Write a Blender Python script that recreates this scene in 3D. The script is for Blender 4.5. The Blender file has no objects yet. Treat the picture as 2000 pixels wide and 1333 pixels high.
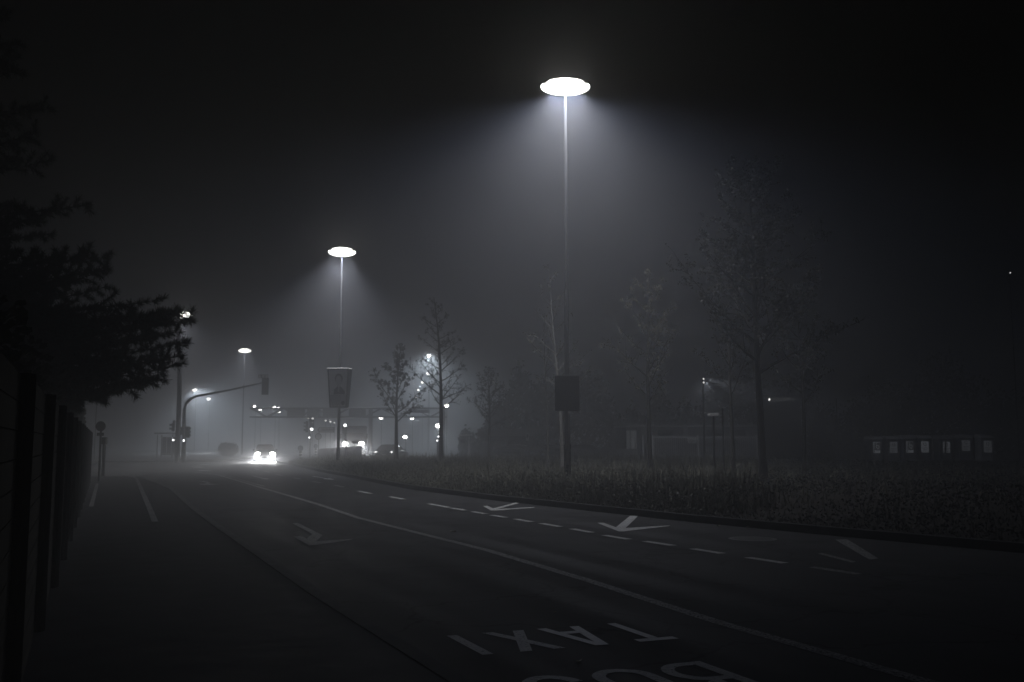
import bpy, bmesh, math, random
import numpy as np
from mathutils import Vector, Matrix
R = math.radians
S = bpy.context.scene
COL = S.collection

# ------------------------------------------------------------------ camera
FPX = 1900.0                       # focal length in pixels of the 2000 px wide photograph
PITCH = math.atan((866 - 666.5) / FPX)
EYE = 1.6
cd = bpy.data.cameras.new('camera')
cam = bpy.data.objects.new('camera', cd); COL.objects.link(cam)
cd.sensor_width = 36.0; cd.lens = 36.0 * FPX / 2000.0
cd.clip_start = 0.05; cd.clip_end = 1500
cam.location = (0, 0, EYE); cam.rotation_euler = (R(90) + PITCH, 0, 0)
S.camera = cam

# ------------------------------------------------------------------ world: night sky
W = bpy.data.worlds.new('World'); S.world = W; W.use_nodes = True
wn = W.node_tree.nodes; wl = W.node_tree.links
sky = wn.new('ShaderNodeTexSky'); sky.sky_type = 'NISHITA'; sky.sun_disc = False
sky.sun_elevation = R(-8); sky.sun_rotation = R(150)
wl.new(sky.outputs[0], wn['Background'].inputs[0]); wn['Background'].inputs[1].default_value = 0.002

# ------------------------------------------------------------------ exposure and sampling
S.view_settings.view_transform = 'Standard'; S.view_settings.look = 'None'
S.view_settings.exposure = -0.8; S.view_settings.gamma = 1.0
cy = S.cycles
cy.max_bounces = 4; cy.diffuse_bounces = 1; cy.glossy_bounces = 2; cy.transmission_bounces = 2
cy.volume_bounces = 0; cy.transparent_max_bounces = 6
cy.caustics_reflective = False; cy.caustics_refractive = False
cy.sample_clamp_indirect = 3.0; cy.use_adaptive_sampling = False
cy.use_denoising = True; cy.use_light_tree = True

LAMP_COL = (0.68, 0.76, 1.0)
WARM_COL = (1.0, 0.96, 0.86)
FOG = 0.0125

# ------------------------------------------------------------------ helpers
def ray(px, py):
    u = (px - 1000) / FPX; v = (666.5 - py) / FPX
    c, s = math.cos(PITCH), math.sin(PITCH)
    return Vector((u, c - v * s, s + v * c))
def gp(px, py, z=0.0):
    d = ray(px, py); t = (z - EYE) / d.z
    return Vector((d.x * t, d.y * t, z))
def at(px, py, Y):
    d = ray(px, py); t = Y / d.y
    return Vector((d.x * t, Y, EYE + d.z * t))

MATS = {}
def mat(name, col, rough=0.6, metal=0.0, var=0.0, scale=8.0, bump=0.0, spec=0.15, emit=None, estr=0.0, sampled=True, stretch=None):
    if name in MATS: return MATS[name]
    m = bpy.data.materials.new(name); m.use_nodes = True
    nt = m.node_tree; b = nt.nodes['Principled BSDF']
    b.inputs['Base Color'].default_value = (*col, 1); b.inputs['Roughness'].default_value = rough
    b.inputs['Metallic'].default_value = metal; b.inputs['Specular IOR Level'].default_value = spec
    if var or bump:
        tc = nt.nodes.new('ShaderNodeTexCoord'); n = nt.nodes.new('ShaderNodeTexNoise')
        n.inputs['Scale'].default_value = scale; n.inputs['Detail'].default_value = 6
        src = tc.outputs['Object']
        if stretch:
            mp = nt.nodes.new('ShaderNodeMapping'); mp.inputs['Scale'].default_value = stretch
            nt.links.new(src, mp.inputs[0]); src = mp.outputs[0]
        nt.links.new(src, n.inputs['Vector'])
        if var:
            r = nt.nodes.new('ShaderNodeValToRGB')
            r.color_ramp.elements[0].position = 0.3; r.color_ramp.elements[1].position = 0.7
            r.color_ramp.elements[0].color = (*[c * (1 - var) for c in col], 1)
            r.color_ramp.elements[1].color = (*[min(1, c * (1 + var)) for c in col], 1)
            nt.links.new(n.outputs['Fac'], r.inputs[0]); nt.links.new(r.outputs[0], b.inputs['Base Color'])
        if bump:
            bp = nt.nodes.new('ShaderNodeBump'); bp.inputs['Strength'].default_value = bump; bp.inputs['Distance'].default_value = 0.02
            nt.links.new(n.outputs['Fac'], bp.inputs['Height']); nt.links.new(bp.outputs[0], b.inputs['Normal'])
    if emit:
        b.inputs['Emission Color'].default_value = (*emit, 1); b.inputs['Emission Strength'].default_value = estr
        if not sampled: m.cycles.emission_sampling = 'NONE'
    MATS[name] = m; return m

class MB:
    def __init__(s): s.v = []; s.f = []
    def add(s, vs, fs):
        n = len(s.v); s.v += [tuple(v) for v in vs]; s.f += [tuple(i + n for i in f) for f in fs]; return s
    def box(s, c, d, rz=0.0, taper=1.0, rx=0.0):
        x, y, z = d[0] / 2, d[1] / 2, d[2] / 2; M = Matrix.Rotation(rz, 3, 'Z') @ Matrix.Rotation(rx, 3, 'X')
        P = []
        for k, t in ((-z, 1), (z, taper)):
            for a, b in ((-x, -y), (x, -y), (x, y), (-x, y)): P.append(Vector(c) + M @ Vector((a * t, b * t, k)))
        return s.add(P, [(3, 2, 1, 0), (4, 5, 6, 7), (0, 1, 5, 4), (1, 2, 6, 5), (2, 3, 7, 6), (3, 0, 4, 7)])
    def bbox(s, c, d, b=0.02, rz=0.0):
        """box with bevelled edges"""
        bm = bmesh.new(); bmesh.ops.create_cube(bm, size=1.0)
        bmesh.ops.scale(bm, vec=d, verts=bm.verts)
        bmesh.ops.bevel(bm, geom=bm.edges[:], offset=b, segments=2, profile=0.5, affect='EDGES')
        bmesh.ops.rotate(bm, cent=(0, 0, 0), matrix=Matrix.Rotation(rz, 3, 'Z'), verts=bm.verts)
        bmesh.ops.translate(bm, vec=c, verts=bm.verts)
        bm.verts.index_update()
        s.add([v.co.copy() for v in bm.verts], [[v.index for v in f.verts] for f in bm.faces]); bm.free(); return s
    def tube(s, pts, rad, n=8, cap=True):
        pts = [Vector(p) for p in pts]
        if not hasattr(rad, '__len__'): rad = [rad] * len(pts)
        rings = []
        for i, p in enumerate(pts):
            a = pts[max(0, i - 1)]; b = pts[min(len(pts) - 1, i + 1)]
            t = (b - a)
            t = t.normalized() if t.length > 1e-9 else Vector((0, 0, 1))
            up = Vector((0, 0, 1)) if abs(t.z) < 0.9 else Vector((0, 1, 0))
            e1 = t.cross(up).normalized(); e2 = t.cross(e1)
            rings.append([p + rad[i] * (math.cos(2 * math.pi * k / n) * e1 + math.sin(2 * math.pi * k / n) * e2) for k in range(n)])
        V = [v for r in rings for v in r]; Fc = []
        for i in range(len(pts) - 1):
            for k in range(n):
                k2 = (k + 1) % n
                Fc.append((i * n + k, i * n + k2, (i + 1) * n + k2, (i + 1) * n + k))
        if cap:
            Fc.append(tuple(range(n - 1, -1, -1))); Fc.append(tuple(range((len(pts) - 1) * n, len(pts) * n)))
        return s.add(V, Fc)
    def prism(s, poly, z0, z1):
        n = len(poly); V = [(p[0], p[1], z0) for p in poly] + [(p[0], p[1], z1) for p in poly]
        Fc = [tuple(range(n - 1, -1, -1)), tuple(range(n, 2 * n))]
        for i in range(n):
            j = (i + 1) % n; Fc.append((i, j, n + j, n + i))
        return s.add(V, Fc)
    def extrude(s, poly, vec):
        n = len(poly); vec = Vector(vec); V = [Vector(p) for p in poly] + [Vector(p) + vec for p in poly]
        Fc = [tuple(range(n - 1, -1, -1)), tuple(range(n, 2 * n))]
        for i in range(n):
            j = (i + 1) % n; Fc.append((i, j, n + j, n + i))
        return s.add(V, Fc)
    def ball(s, c, r, n=10, m=7, sc=(1, 1, 1)):
        V = []; Fc = []
        for i in range(m + 1):
            th = math.pi * i / m
            for k in range(n):
                ph = 2 * math.pi * k / n
                V.append((c[0] + r * sc[0] * math.sin(th) * math.cos(ph), c[1] + r * sc[1] * math.sin(th) * math.sin(ph), c[2] + r * sc[2] * math.cos(th)))
        for i in range(m):
            for k in range(n):
                k2 = (k + 1) % n; Fc.append((i * n + k, (i + 1) * n + k, (i + 1) * n + k2, i * n + k2))
        return s.add(V, Fc)
    def disc(s, c, r, th, n=24, axis='Y'):
        c = Vector(c); a = Vector((0, th / 2, 0)) if axis == 'Y' else Vector((0, 0, th / 2))
        return s.tube([c - a, c + a], r, n)
    def build(s, name, m, parent=None, smooth=False):
        me = bpy.data.meshes.new(name); me.from_pydata(s.v, [], s.f); me.validate(); me.update()
        bm = bmesh.new(); bm.from_mesh(me); bmesh.ops.recalc_face_normals(bm, faces=bm.faces); bm.to_mesh(me); bm.free()
        if smooth: me.polygons.foreach_set('use_smooth', [True] * len(me.polygons))
        me.materials.append(m)
        o = bpy.data.objects.new(name, me); COL.objects.link(o)
        if parent: o.parent = parent
        return o

def fastmesh(name, verts, faces, m, parent=None):
    """verts (N,3) array, faces (M,k) array"""
    me = bpy.data.meshes.new(name); k = faces.shape[1]
    me.vertices.add(len(verts)); me.vertices.foreach_set('co', verts.astype(np.float32).ravel())
    me.loops.add(faces.size); me.loops.foreach_set('vertex_index', faces.astype(np.int32).ravel())
    me.polygons.add(len(faces)); me.polygons.foreach_set('loop_start', np.arange(0, faces.size, k, dtype=np.int32))
    me.polygons.foreach_set('loop_total', np.full(len(faces), k, dtype=np.int32))
    me.update(calc_edges=True); me.materials.append(m)
    o = bpy.data.objects.new(name, me); COL.objects.link(o)
    if parent: o.parent = parent
    return o

def tag(o, label, cat, group=None):
    o['label'] = label; o['category'] = cat
    if group: o['group'] = group
    return o
def struct(o): o['kind'] = 'structure'; return o
def thing(name, label, cat, loc, rz=0.0, group=None):
    o = bpy.data.objects.new(name, None); COL.objects.link(o)
    o.location = loc; o.rotation_euler = (0, 0, rz); o.empty_display_size = 0.3
    return tag(o, label, cat, group)
def copy_tree(o, parent=None):
    c = o.copy(); COL.objects.link(c); c.parent = parent
    for ch in list(o.children): copy_tree(ch, c)
    return c
def light(name, kind, loc, power, col, parent=None, **kw):
    l = bpy.data.lights.new(name, kind); l.energy = power; l.color = col
    for k, v in kw.items(): setattr(l, k, v)
    o = bpy.data.objects.new(name, l); COL.objects.link(o); o.location = loc
    if parent: o.parent = parent
    return o
def aim(o, d): o.rotation_euler = Vector(d).to_track_quat('-Z', 'Y').to_euler()
def text_mesh(txt, size=1.0, sx=1.0, sy=1.0, space=1.0, bold=0.0):
    cu = bpy.data.curves.new('t', 'FONT'); cu.body = txt; cu.size = size; cu.space_character = space; cu.offset = bold
    cu.align_x = 'CENTER'; cu.resolution_u = 3
    ob = bpy.data.objects.new('t', cu); COL.objects.link(ob)
    dg = bpy.context.evaluated_depsgraph_get(); me = bpy.data.meshes.new_from_object(ob.evaluated_get(dg))
    V = [(v.co.x * sx, v.co.y * sy) for v in me.vertices]; Fc = [tuple(p.vertices) for p in me.polygons]
    bpy.data.objects.remove(ob); bpy.data.curves.remove(cu); bpy.data.meshes.remove(me)
    return V, Fc

# materials
ASPH = mat('asphalt', (0.042, 0.042, 0.044), 0.8, var=0.25, scale=1.2, spec=0.13)
def asphalt_detail(m):
    nt = m.node_tree; b = nt.nodes['Principled BSDF']
    tc = nt.nodes.new('ShaderNodeTexCoord')
    fine = nt.nodes.new('ShaderNodeTexNoise'); fine.inputs['Scale'].default_value = 90; fine.inputs['Detail'].default_value = 4
    nt.links.new(tc.outputs['Object'], fine.inputs['Vector'])
    bp = nt.nodes.new('ShaderNodeBump'); bp.inputs['Strength'].default_value = 0.5; bp.inputs['Distance'].default_value = 0.008
    nt.links.new(fine.outputs['Fac'], bp.inputs['Height']); nt.links.new(bp.outputs[0], b.inputs['Normal'])
    # fine cracks and darker mended patches
    col = b.inputs['Base Color'].links[0].from_socket
    vo = nt.nodes.new('ShaderNodeTexVoronoi'); vo.feature = 'DISTANCE_TO_EDGE'; vo.inputs['Scale'].default_value = .45
    wp = nt.nodes.new('ShaderNodeTexNoise'); wp.inputs['Scale'].default_value = 1.7; wp.inputs['Detail'].default_value = 5
    nt.links.new(tc.outputs['Object'], wp.inputs['Vector'])
    ad = nt.nodes.new('ShaderNodeVectorMath'); ad.operation = 'MULTIPLY_ADD'; ad.inputs[1].default_value = (.9, .9, .9)
    nt.links.new(wp.outputs['Color'], ad.inputs[0]); nt.links.new(tc.outputs['Object'], ad.inputs[2]); nt.links.new(ad.outputs[0], vo.inputs['Vector'])
    cr = nt.nodes.new('ShaderNodeMapRange'); cr.inputs['From Min'].default_value = 0.002; cr.inputs['From Max'].default_value = 0.014; cr.inputs['To Min'].default_value = .25
    nt.links.new(vo.outputs['Distance'], cr.inputs['Value'])
    gn = nt.nodes.new('ShaderNodeTexNoise'); gn.inputs['Scale'].default_value = 140; gn.inputs['Detail'].default_value = 3
    nt.links.new(tc.outputs['Object'], gn.inputs['Vector'])
    gr_ = nt.nodes.new('ShaderNodeMapRange'); gr_.inputs['From Min'].default_value = .3; gr_.inputs['From Max'].default_value = .72; gr_.inputs['To Min'].default_value = .45; gr_.inputs['To Max'].default_value = 2.2
    nt.links.new(gn.outputs['Fac'], gr_.inputs['Value'])
    mu = nt.nodes.new('ShaderNodeMath'); mu.operation = 'MULTIPLY'; nt.links.new(cr.outputs[0], mu.inputs[0]); nt.links.new(gr_.outputs[0], mu.inputs[1])
    sc_ = nt.nodes.new('ShaderNodeVectorMath'); sc_.operation = 'SCALE'; nt.links.new(col, sc_.inputs[0]); nt.links.new(mu.outputs[0], sc_.inputs['Scale'])
    tint = sc_
    # damp wheel tracks: streaks that run along the road
    mp = nt.nodes.new('ShaderNodeMapping'); mp.vector_type = 'TEXTURE'; mp.inputs['Rotation'].default_value = (0, 0, R(23.6)); mp.inputs['Scale'].default_value = (0.8, 14, 1)
    st = nt.nodes.new('ShaderNodeTexNoise'); st.inputs['Scale'].default_value = 1.0; st.inputs['Detail'].default_value = 5
    nt.links.new(tc.outputs['Object'], mp.inputs[0]); nt.links.new(mp.outputs[0], st.inputs['Vector'])
    mr = nt.nodes.new('ShaderNodeMapRange'); mr.inputs['From Min'].default_value = 0.3; mr.inputs['From Max'].default_value = 0.7
    mr.inputs['To Min'].default_value = 0.62; mr.inputs['To Max'].default_value = 0.95
    nt.links.new(st.outputs['Fac'], mr.inputs['Value']); nt.links.new(mr.outputs[0], b.inputs['Roughness'])
    m3 = nt.nodes.new('ShaderNodeMapRange'); m3.inputs['From Min'].default_value = .32; m3.inputs['From Max'].default_value = .68; m3.inputs['To Min'].default_value = .55; m3.inputs['To Max'].default_value = 1.4
    nt.links.new(st.outputs['Fac'], m3.inputs['Value'])
    s3 = nt.nodes.new('ShaderNodeVectorMath'); s3.operation = 'SCALE'; nt.links.new(tint.outputs[0], s3.inputs[0]); nt.links.new(m3.outputs[0], s3.inputs['Scale'])
    nt.links.new(s3.outputs[0], b.inputs['Base Color'])
asphalt_detail(ASPH)
PAVE = mat('pavement_asphalt', (0.035, 0.035, 0.037), 0.75, var=0.3, scale=2.5, bump=0.3)
KERB = mat('kerb_stone', (0.1, 0.1, 0.1), 0.8, var=0.25, scale=3, bump=0.3)
KERBD = mat('dark_kerb_stone', (0.05, 0.05, 0.05), 0.85, var=0.3, scale=3, bump=0.3)
SOIL = mat('soil', (0.035, 0.03, 0.024), 0.95, var=0.4, scale=3, bump=0.5)
PAINT = mat('road_paint', (0.75, 0.75, 0.73), 0.6, var=0.12, scale=14)
PAINTO = mat('worn_paint', (0.45, 0.45, 0.44), 0.7, var=0.35, scale=9)
STEEL = mat('galvanised', (0.3, 0.31, 0.32), 0.5, 0.4, var=0.15, scale=5)
DKST = mat('dark_steel', (0.06, 0.06, 0.065), 0.5, 0.3)
BLACK = mat('black_housing', (0.02, 0.02, 0.022), 0.55)
WHITE = mat('white_board', (0.75, 0.75, 0.73), 0.6, var=0.05, scale=5)
GREYB = mat('grey_board', (0.28, 0.28, 0.29), 0.6)
POLE = mat('pole_paint', (0.012, 0.012, 0.013), 0.9, var=0.15, scale=5, spec=.05)
BARK = mat('bark', (0.02, 0.019, 0.018), 0.9, var=0.3, scale=10, bump=0.5)
BIRCH = mat('pale_bark', (0.22, 0.215, 0.2), 0.8, var=0.35, scale=9, bump=0.3)
LEAF = mat('leaf', (0.028, 0.026, 0.019), 0.5, spec=.22, var=0.4, scale=3)
LEAFP = mat('pale_leaf', (0.13, 0.12, 0.08), 0.45, var=0.4, scale=3)
NEEDLE = mat('needles', (0.03, 0.04, 0.025), 0.7, var=0.3, scale=2)
GRASS = mat('dry_grass', (0.21, 0.205, 0.16), 0.75, var=0.4, scale=0.9)
CONC = mat('concrete', (0.28, 0.28, 0.27), 0.85, var=0.2, scale=2, bump=0.2)
TYRE = mat('rubber', (0.015, 0.015, 0.015), 0.8)
GLASS = mat('dark_glass', (0.012, 0.013, 0.015), 0.12, spec=0.7)
CARD = mat('dark_car_paint', (0.02, 0.021, 0.025), 0.25, 0.2)
CARL = mat('silver_car_paint', (0.35, 0.36, 0.37), 0.3, 0.3)
RIM = mat('alloy', (0.4, 0.4, 0.42), 0.35, 0.8)
LENS = mat('lamp_lens', (0.8, 0.8, 0.8), 0.4, emit=(1, 0.98, 0.92), estr=12, sampled=False)
BULB = mat('bulb', (0.8, 0.8, 0.8), 0.4, emit=(1, 0.98, 0.94), estr=45, sampled=False)
BULBS = mat('faint_bulb', (0.8, 0.8, 0.8), 0.4, emit=(1, 0.99, 0.96), estr=6, sampled=False)
SIGL = mat('lit_signal', (0.8, 0.8, 0.8), 0.4, emit=(0.95, 0.98, 1), estr=12, sampled=False)
SIGD = mat('unlit_signal', (0.06, 0.06, 0.06), 0.25)
HEADL = mat('headlight_on', (0.8, 0.8, 0.8), 0.3, emit=(1, 0.97, 0.9), estr=60, sampled=False)
TAILL = mat('rear_light_on', (0.6, 0.6, 0.6), 0.3, emit=(1, 1, 1), estr=7, sampled=False)

def wear(m, amount):
    nt = m.node_tree; b = nt.nodes['Principled BSDF']; src = b.inputs['Base Color'].links[0].from_socket
    tc = nt.nodes.new('ShaderNodeTexCoord'); n = nt.nodes.new('ShaderNodeTexNoise'); n.inputs['Scale'].default_value = 38; n.inputs['Detail'].default_value = 8; n.inputs['Roughness'].default_value = .7
    nt.links.new(tc.outputs['Object'], n.inputs['Vector'])
    mr = nt.nodes.new('ShaderNodeMapRange'); mr.inputs['From Min'].default_value = amount; mr.inputs['From Max'].default_value = amount + .08
    nt.links.new(n.outputs['Fac'], mr.inputs['Value'])
    mx = nt.nodes.new('ShaderNodeMix'); mx.data_type = 'RGBA'; mx.inputs[6].default_value = (.04, .04, .042, 1)
    nt.links.new(mr.outputs[0], mx.inputs[0]); nt.links.new(src, mx.inputs[7]); nt.links.new(mx.outputs[2], b.inputs['Base Color'])
wear(PAINT, .36); wear(PAINTO, .44)

# ------------------------------------------------------------------ ground, road, pavements
AX = Vector((-0.40, 0.917, 0)).normalized()          # the road's axis, away from the camera
GX0, GX1, GY0, GY1 = -150, 150, -25, 400
struct(MB().add([(GX0, GY0, -0.06), (GX1, GY0, -0.06), (GX1, GY1, -0.06), (GX0, GY1, -0.06)], [(0, 1, 2, 3)]).build('ground', SOIL))

kerbR = [(-19.6, 81.5), (-18.9, 79.5), (-12.62, 60.43), (-6.8, 43.46), (-3.58, 34.32), (-0.58, 27.86), (1.72, 23.63), (3.66, 20.13), (5.66, 17.06), (9.0, 12.3), (12.6, 7.0), (17, 0.3), (30, -20)]
kerbL = [(-30, 45.8), (-17.8, 44.8), (-16.0, 42.8), (-11.18, 32.5), (-7.54, 23.4), (-5.68, 18.9), (-1.9, 10.0), (2.7, -0.2), (11.3, -20)]
# carriageway: one sheet from the near end to the crossing beyond the verge
rd = MB(); Z = 0.0
poly = [(11.3, -20), (30, -20)] + kerbR[::-1][1:] + [(-17, 84), (-10, 77.5), (60, 77.5), (60, 100), (-8, 100), (-8, 190), (-42, 190), (-34, 92), (-90, 92), (-90, 45.8)] + kerbL
rd.prism([(p[0], p[1]) for p in poly], -0.2, Z)
road = struct(rd.build('road', ASPH))
# left pavement and its kerb
lp = [(p[0] - .03, p[1] - .01) for p in kerbL] + [(11.2, -20.1), (-14, -20), (-14, 20), (-40, 45.65)]
struct(MB().prism(lp, -0.3, 0.10).build('pavement', PAVE))
def strip(pts, off0, off1):
    """polygon strip along a polyline, offsets to its right-hand side"""
    pts = [Vector((p[0], p[1], 0)) for p in pts]; A = []; B = []
    for i, p in enumerate(pts):
        t = (pts[min(i + 1, len(pts) - 1)] - pts[max(i - 1, 0)]).normalized(); n = Vector((t.y, -t.x, 0))
        A.append(p + n * off0); B.append(p + n * off1)
    return A, B
def ribbon(mb, pts, off0, off1, z0, z1=None):
    A, B = strip(pts, off0, off1)
    for i in range(len(A) - 1):
        q = [A[i], A[i + 1], B[i + 1], B[i]]
        if z1 is None: mb.add([(p.x, p.y, z0) for p in q], [(0, 1, 2, 3)])
        else: mb.prism([(p.x, p.y) for p in q], z0, z1)
    return mb
struct(ribbon(MB(), kerbL, 0.0, 0.14, -0.28, 0.107).build('pavement_kerb', KERB))
struct(ribbon(MB(), kerbR, -0.16, 0.0, -0.28, 0.14).build('verge_kerb', KERBD))
# far pavement on the other side of the crossing
struct(MB().prism([(-90, 80.4), (-33, 80.4), (-27.6, 81.6), (-26, 84), (-27, 92), (-36, 190), (-90, 190)], -0.3, 0.12).build('far_pavement', PAVE))

struct(ribbon(MB(), [(-90, 80.3), (-33, 80.3), (-27.5, 81.5), (-25.9, 84), (-26.9, 92), (-35.9, 190)], -.12, .14, -.28, .15).build('far_kerb', CONC))

# grass verge: a low bank behind the right kerb
vb = [(-19.2, 81.2), (-18.5, 79.3), (-12.3, 60.4), (-6.5, 43.5), (-3.3, 34.4), (-0.3, 27.95), (2.0, 23.75), (3.9, 20.25), (5.9, 17.2), (9.2, 12.45), (12.8, 7.1), (17.2, 0.4), (30.2, -20)]
def verge_inner_x(Y):
    for (a, b) in zip(vb[:-1], vb[1:]):
        if b[1] <= Y <= a[1]:
            t = (Y - b[1]) / (a[1] - b[1]); return b[0] + t * (a[0] - b[0])
    return 0
def verge_h(x, y):
    d = max(0, x - verge_inner_x(y)) * 0.88
    rise = 0.24 * min(1, d / 4.0) ** 0.8
    far = max(0, min(1, (77 - y) / 4.0)) if x > -14 else max(0, min(1, (81.4 - y) / 6.0))
    return 0.10 + rise * far + 0.05 * math.sin(x * 0.7 + y * 0.4) * min(1, d / 3)
V = []; Fc = []; ys = [-15, -5, 0.5, 5, 9, 12, 15, 18, 21, 24, 27, 30, 34, 38, 43, 48, 54, 60, 66, 71, 74, 77]
NX = 28
for j, y in enumerate(ys):
    x0 = verge_inner_x(y)
    for i in range(NX):
        x = x0 + 62 * (i / (NX - 1)) ** 2.2
        V.append((x, y, verge_h(x, y)))
for j in range(len(ys) - 1):
    for i in range(NX - 1):
        a = j * NX + i; Fc.append((a, a + 1, a + NX + 1, a + NX))
# the tongue of the verge towards the crossing
base = len(V); tip = [(-12.62 + .3, 77), (-18.0, 77.2), (-19.0, 81.0), (-16.5, 80.4)]
V += [(x, y, 0.14) for x, y in tip]; Fc.append((base, base + 1, base + 2, base + 3))
struct(MB().add(V, Fc).build('verge', SOIL, smooth=True))

# grass, weeds: blades over the visible verge
rng = np.random.default_rng(4)
def blades(xy, h, w, lean=0.35):
    n = len(xy); z = np.array([verge_h(x, y) for x, y in xy]) - 0.02
    az = rng.uniform(0, 2 * np.pi, n); wx = np.cos(az) * w; wy = np.sin(az) * w
    la = rng.uniform(0, 2 * np.pi, n); le = h * lean * rng.uniform(0, 1, n)
    b0 = np.stack([xy[:, 0] - wx, xy[:, 1] - wy, z], 1); b1 = np.stack([xy[:, 0] + wx, xy[:, 1] + wy, z], 1)
    mx = xy[:, 0] + np.cos(la) * le * .35; my = xy[:, 1] + np.sin(la) * le * .35
    m0 = np.stack([mx - wx * .7, my - wy * .7, z + h * .6], 1); m1 = np.stack([mx + wx * .7, my + wy * .7, z + h * .6], 1)
    t0 = np.stack([xy[:, 0] + np.cos(la) * le - wx * .15, xy[:, 1] + np.sin(la) * le - wy * .15, z + h], 1)
    t1 = np.stack([xy[:, 0] + np.cos(la) * le + wx * .15, xy[:, 1] + np.sin(la) * le + wy * .15, z + h * .97], 1)
    Vv = np.stack([b0, b1, m1, m0, t1, t0], 1).reshape(-1, 3)
    i = np.arange(n) * 6
    Ff = np.concatenate([np.stack([i, i + 1, i + 2, i + 3], 1), np.stack([i + 3, i + 2, i + 4, i + 5], 1)])
    return Vv, Ff
def scatter(n, y0, y1, power, xw):
    u = rng.uniform(0, 1, n) ** power; y = y0 + (y1 - y0) * u
    x0 = np.array([verge_inner_x(v) for v in y]); x = x0 + 0.05 + xw * rng.uniform(0, 1, n) ** 1.5
    return np.stack([x, y], 1)
P1 = scatter(110000, 12, 76, 1.3, 34)
clump = np.sin(P1[:, 0] * 1.3 + 2 * np.sin(P1[:, 1] * .7)) * np.sin(P1[:, 1] * 1.1 + P1[:, 0] * .4)
dk = np.array([x - verge_inner_x(y) for x, y in P1])
hh = (0.18 + 0.11 * clump + rng.uniform(0, 0.2, len(P1))) * np.clip(dk / 1.2 + .35, .35, 1)
hh *= .55 + .9 * np.clip(.5 + .5 * np.sin(P1[:, 0] * 2.3 + 1.3 * np.sin(P1[:, 1] * 1.9)) * np.sin(P1[:, 1] * 2.7 + P1[:, 0]) + rng.normal(0, .15, len(P1)), 0, 1)
V1, F1 = blades(P1, np.maximum(hh, .06) * rng.uniform(.6, 1.1, len(P1)), 0.007 + 0.00025 * P1[:, 1], .9)
P2 = scatter(5000, 14, 74, 1.2, 30)                     # taller weed stalks
V2, F2 = blades(P2, rng.uniform(.35, .8, len(P2)) * np.clip(np.array([x - verge_inner_x(y) for x, y in P2]) / 1.5 + .2, .2, 1), 0.008 + 0.0002 * P2[:, 1], .3)
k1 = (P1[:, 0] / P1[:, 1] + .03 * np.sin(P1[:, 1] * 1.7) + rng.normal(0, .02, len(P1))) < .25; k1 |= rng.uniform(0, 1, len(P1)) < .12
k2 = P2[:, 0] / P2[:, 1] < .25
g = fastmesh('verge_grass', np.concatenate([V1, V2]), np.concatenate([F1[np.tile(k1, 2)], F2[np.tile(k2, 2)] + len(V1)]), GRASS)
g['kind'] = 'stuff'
# broad leaved weeds: small leaves in every direction, in patches
P4 = scatter(120000, 13, 70, 1.35, 30)
pat = np.sin(P4[:, 0] * .9 + 1.7 * np.sin(P4[:, 1] * .5)) + np.sin(P4[:, 1] * 1.3 - P4[:, 0] * .6) + .8 * np.sin(P4[:, 0] * 2.9 + P4[:, 1] * 2.3)
P4 = P4[pat + rng.normal(0, .6, len(P4)) > -.3]; n4 = len(P4)
d4 = np.array([x - verge_inner_x(y) for x, y in P4]); z4 = np.array([verge_h(x, y) for x, y in P4]) + rng.uniform(0, 1, n4) ** 1.5 * .4 * np.clip(d4 / 1.2 + .3, .3, 1)
c4 = np.stack([P4[:, 0], P4[:, 1], z4], 1); a4 = rng.normal(0, 1, (n4, 3)); a4 /= np.linalg.norm(a4, axis=1)[:, None]
b4 = np.cross(a4, rng.normal(0, 1, (n4, 3))); b4 /= np.linalg.norm(b4, axis=1)[:, None]
s4 = (rng.uniform(.012, .036, n4) * (1 + P4[:, 1] / 60))[:, None]
V4 = np.stack([c4 - a4 * s4, c4 + b4 * s4 * .5, c4 + a4 * s4, c4 - b4 * s4 * .5], 1).reshape(-1, 3); i = np.arange(n4) * 4
F4 = np.stack([i, i + 1, i + 2, i + 3], 1)
dark = (P4[:, 0] / P4[:, 1] + .03 * np.sin(P4[:, 1] * 1.7) + rng.normal(0, .02, n4)) > .25          # low shrubs on the right, coloured dark so the lit verge fades out
mat('weed_leaf', (.13, .13, .1), .55, var=.6, scale=1.7); mat('shaded_shrub_leaf', (.02, .023, .016), .6, var=.5, scale=1.7)
for nm, mk, mm in (('verge_weeds', ~dark, 'weed_leaf'), ('shaded_shrubs', dark, 'shaded_shrub_leaf')):
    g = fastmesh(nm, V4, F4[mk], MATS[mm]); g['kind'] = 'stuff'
# fluff and seed heads that catch the lamp light
P3 = scatter(500, 14, 45, 1.2, 16); z3 = np.array([verge_h(x, y) for x, y in P3]) + rng.uniform(.2, .5, len(P3))
c = np.stack([P3[:, 0], P3[:, 1], z3], 1); r3 = rng.uniform(.008, .02, len(P3))
offs = np.array([(-1, 0, 0), (0, .4, -1), (1, 0, 0), (0, -.4, 1)])
V3 = (c[:, None, :] + offs[None] * r3[:, None, None]).reshape(-1, 3); i = np.arange(len(P3)) * 4
g = fastmesh('seed_heads', V3, np.stack([i, i + 1, i + 2, i + 3], 1), mat('seed_fluff', (0.3, 0.3, 0.27), .8)); g['kind'] = 'stuff'

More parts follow.
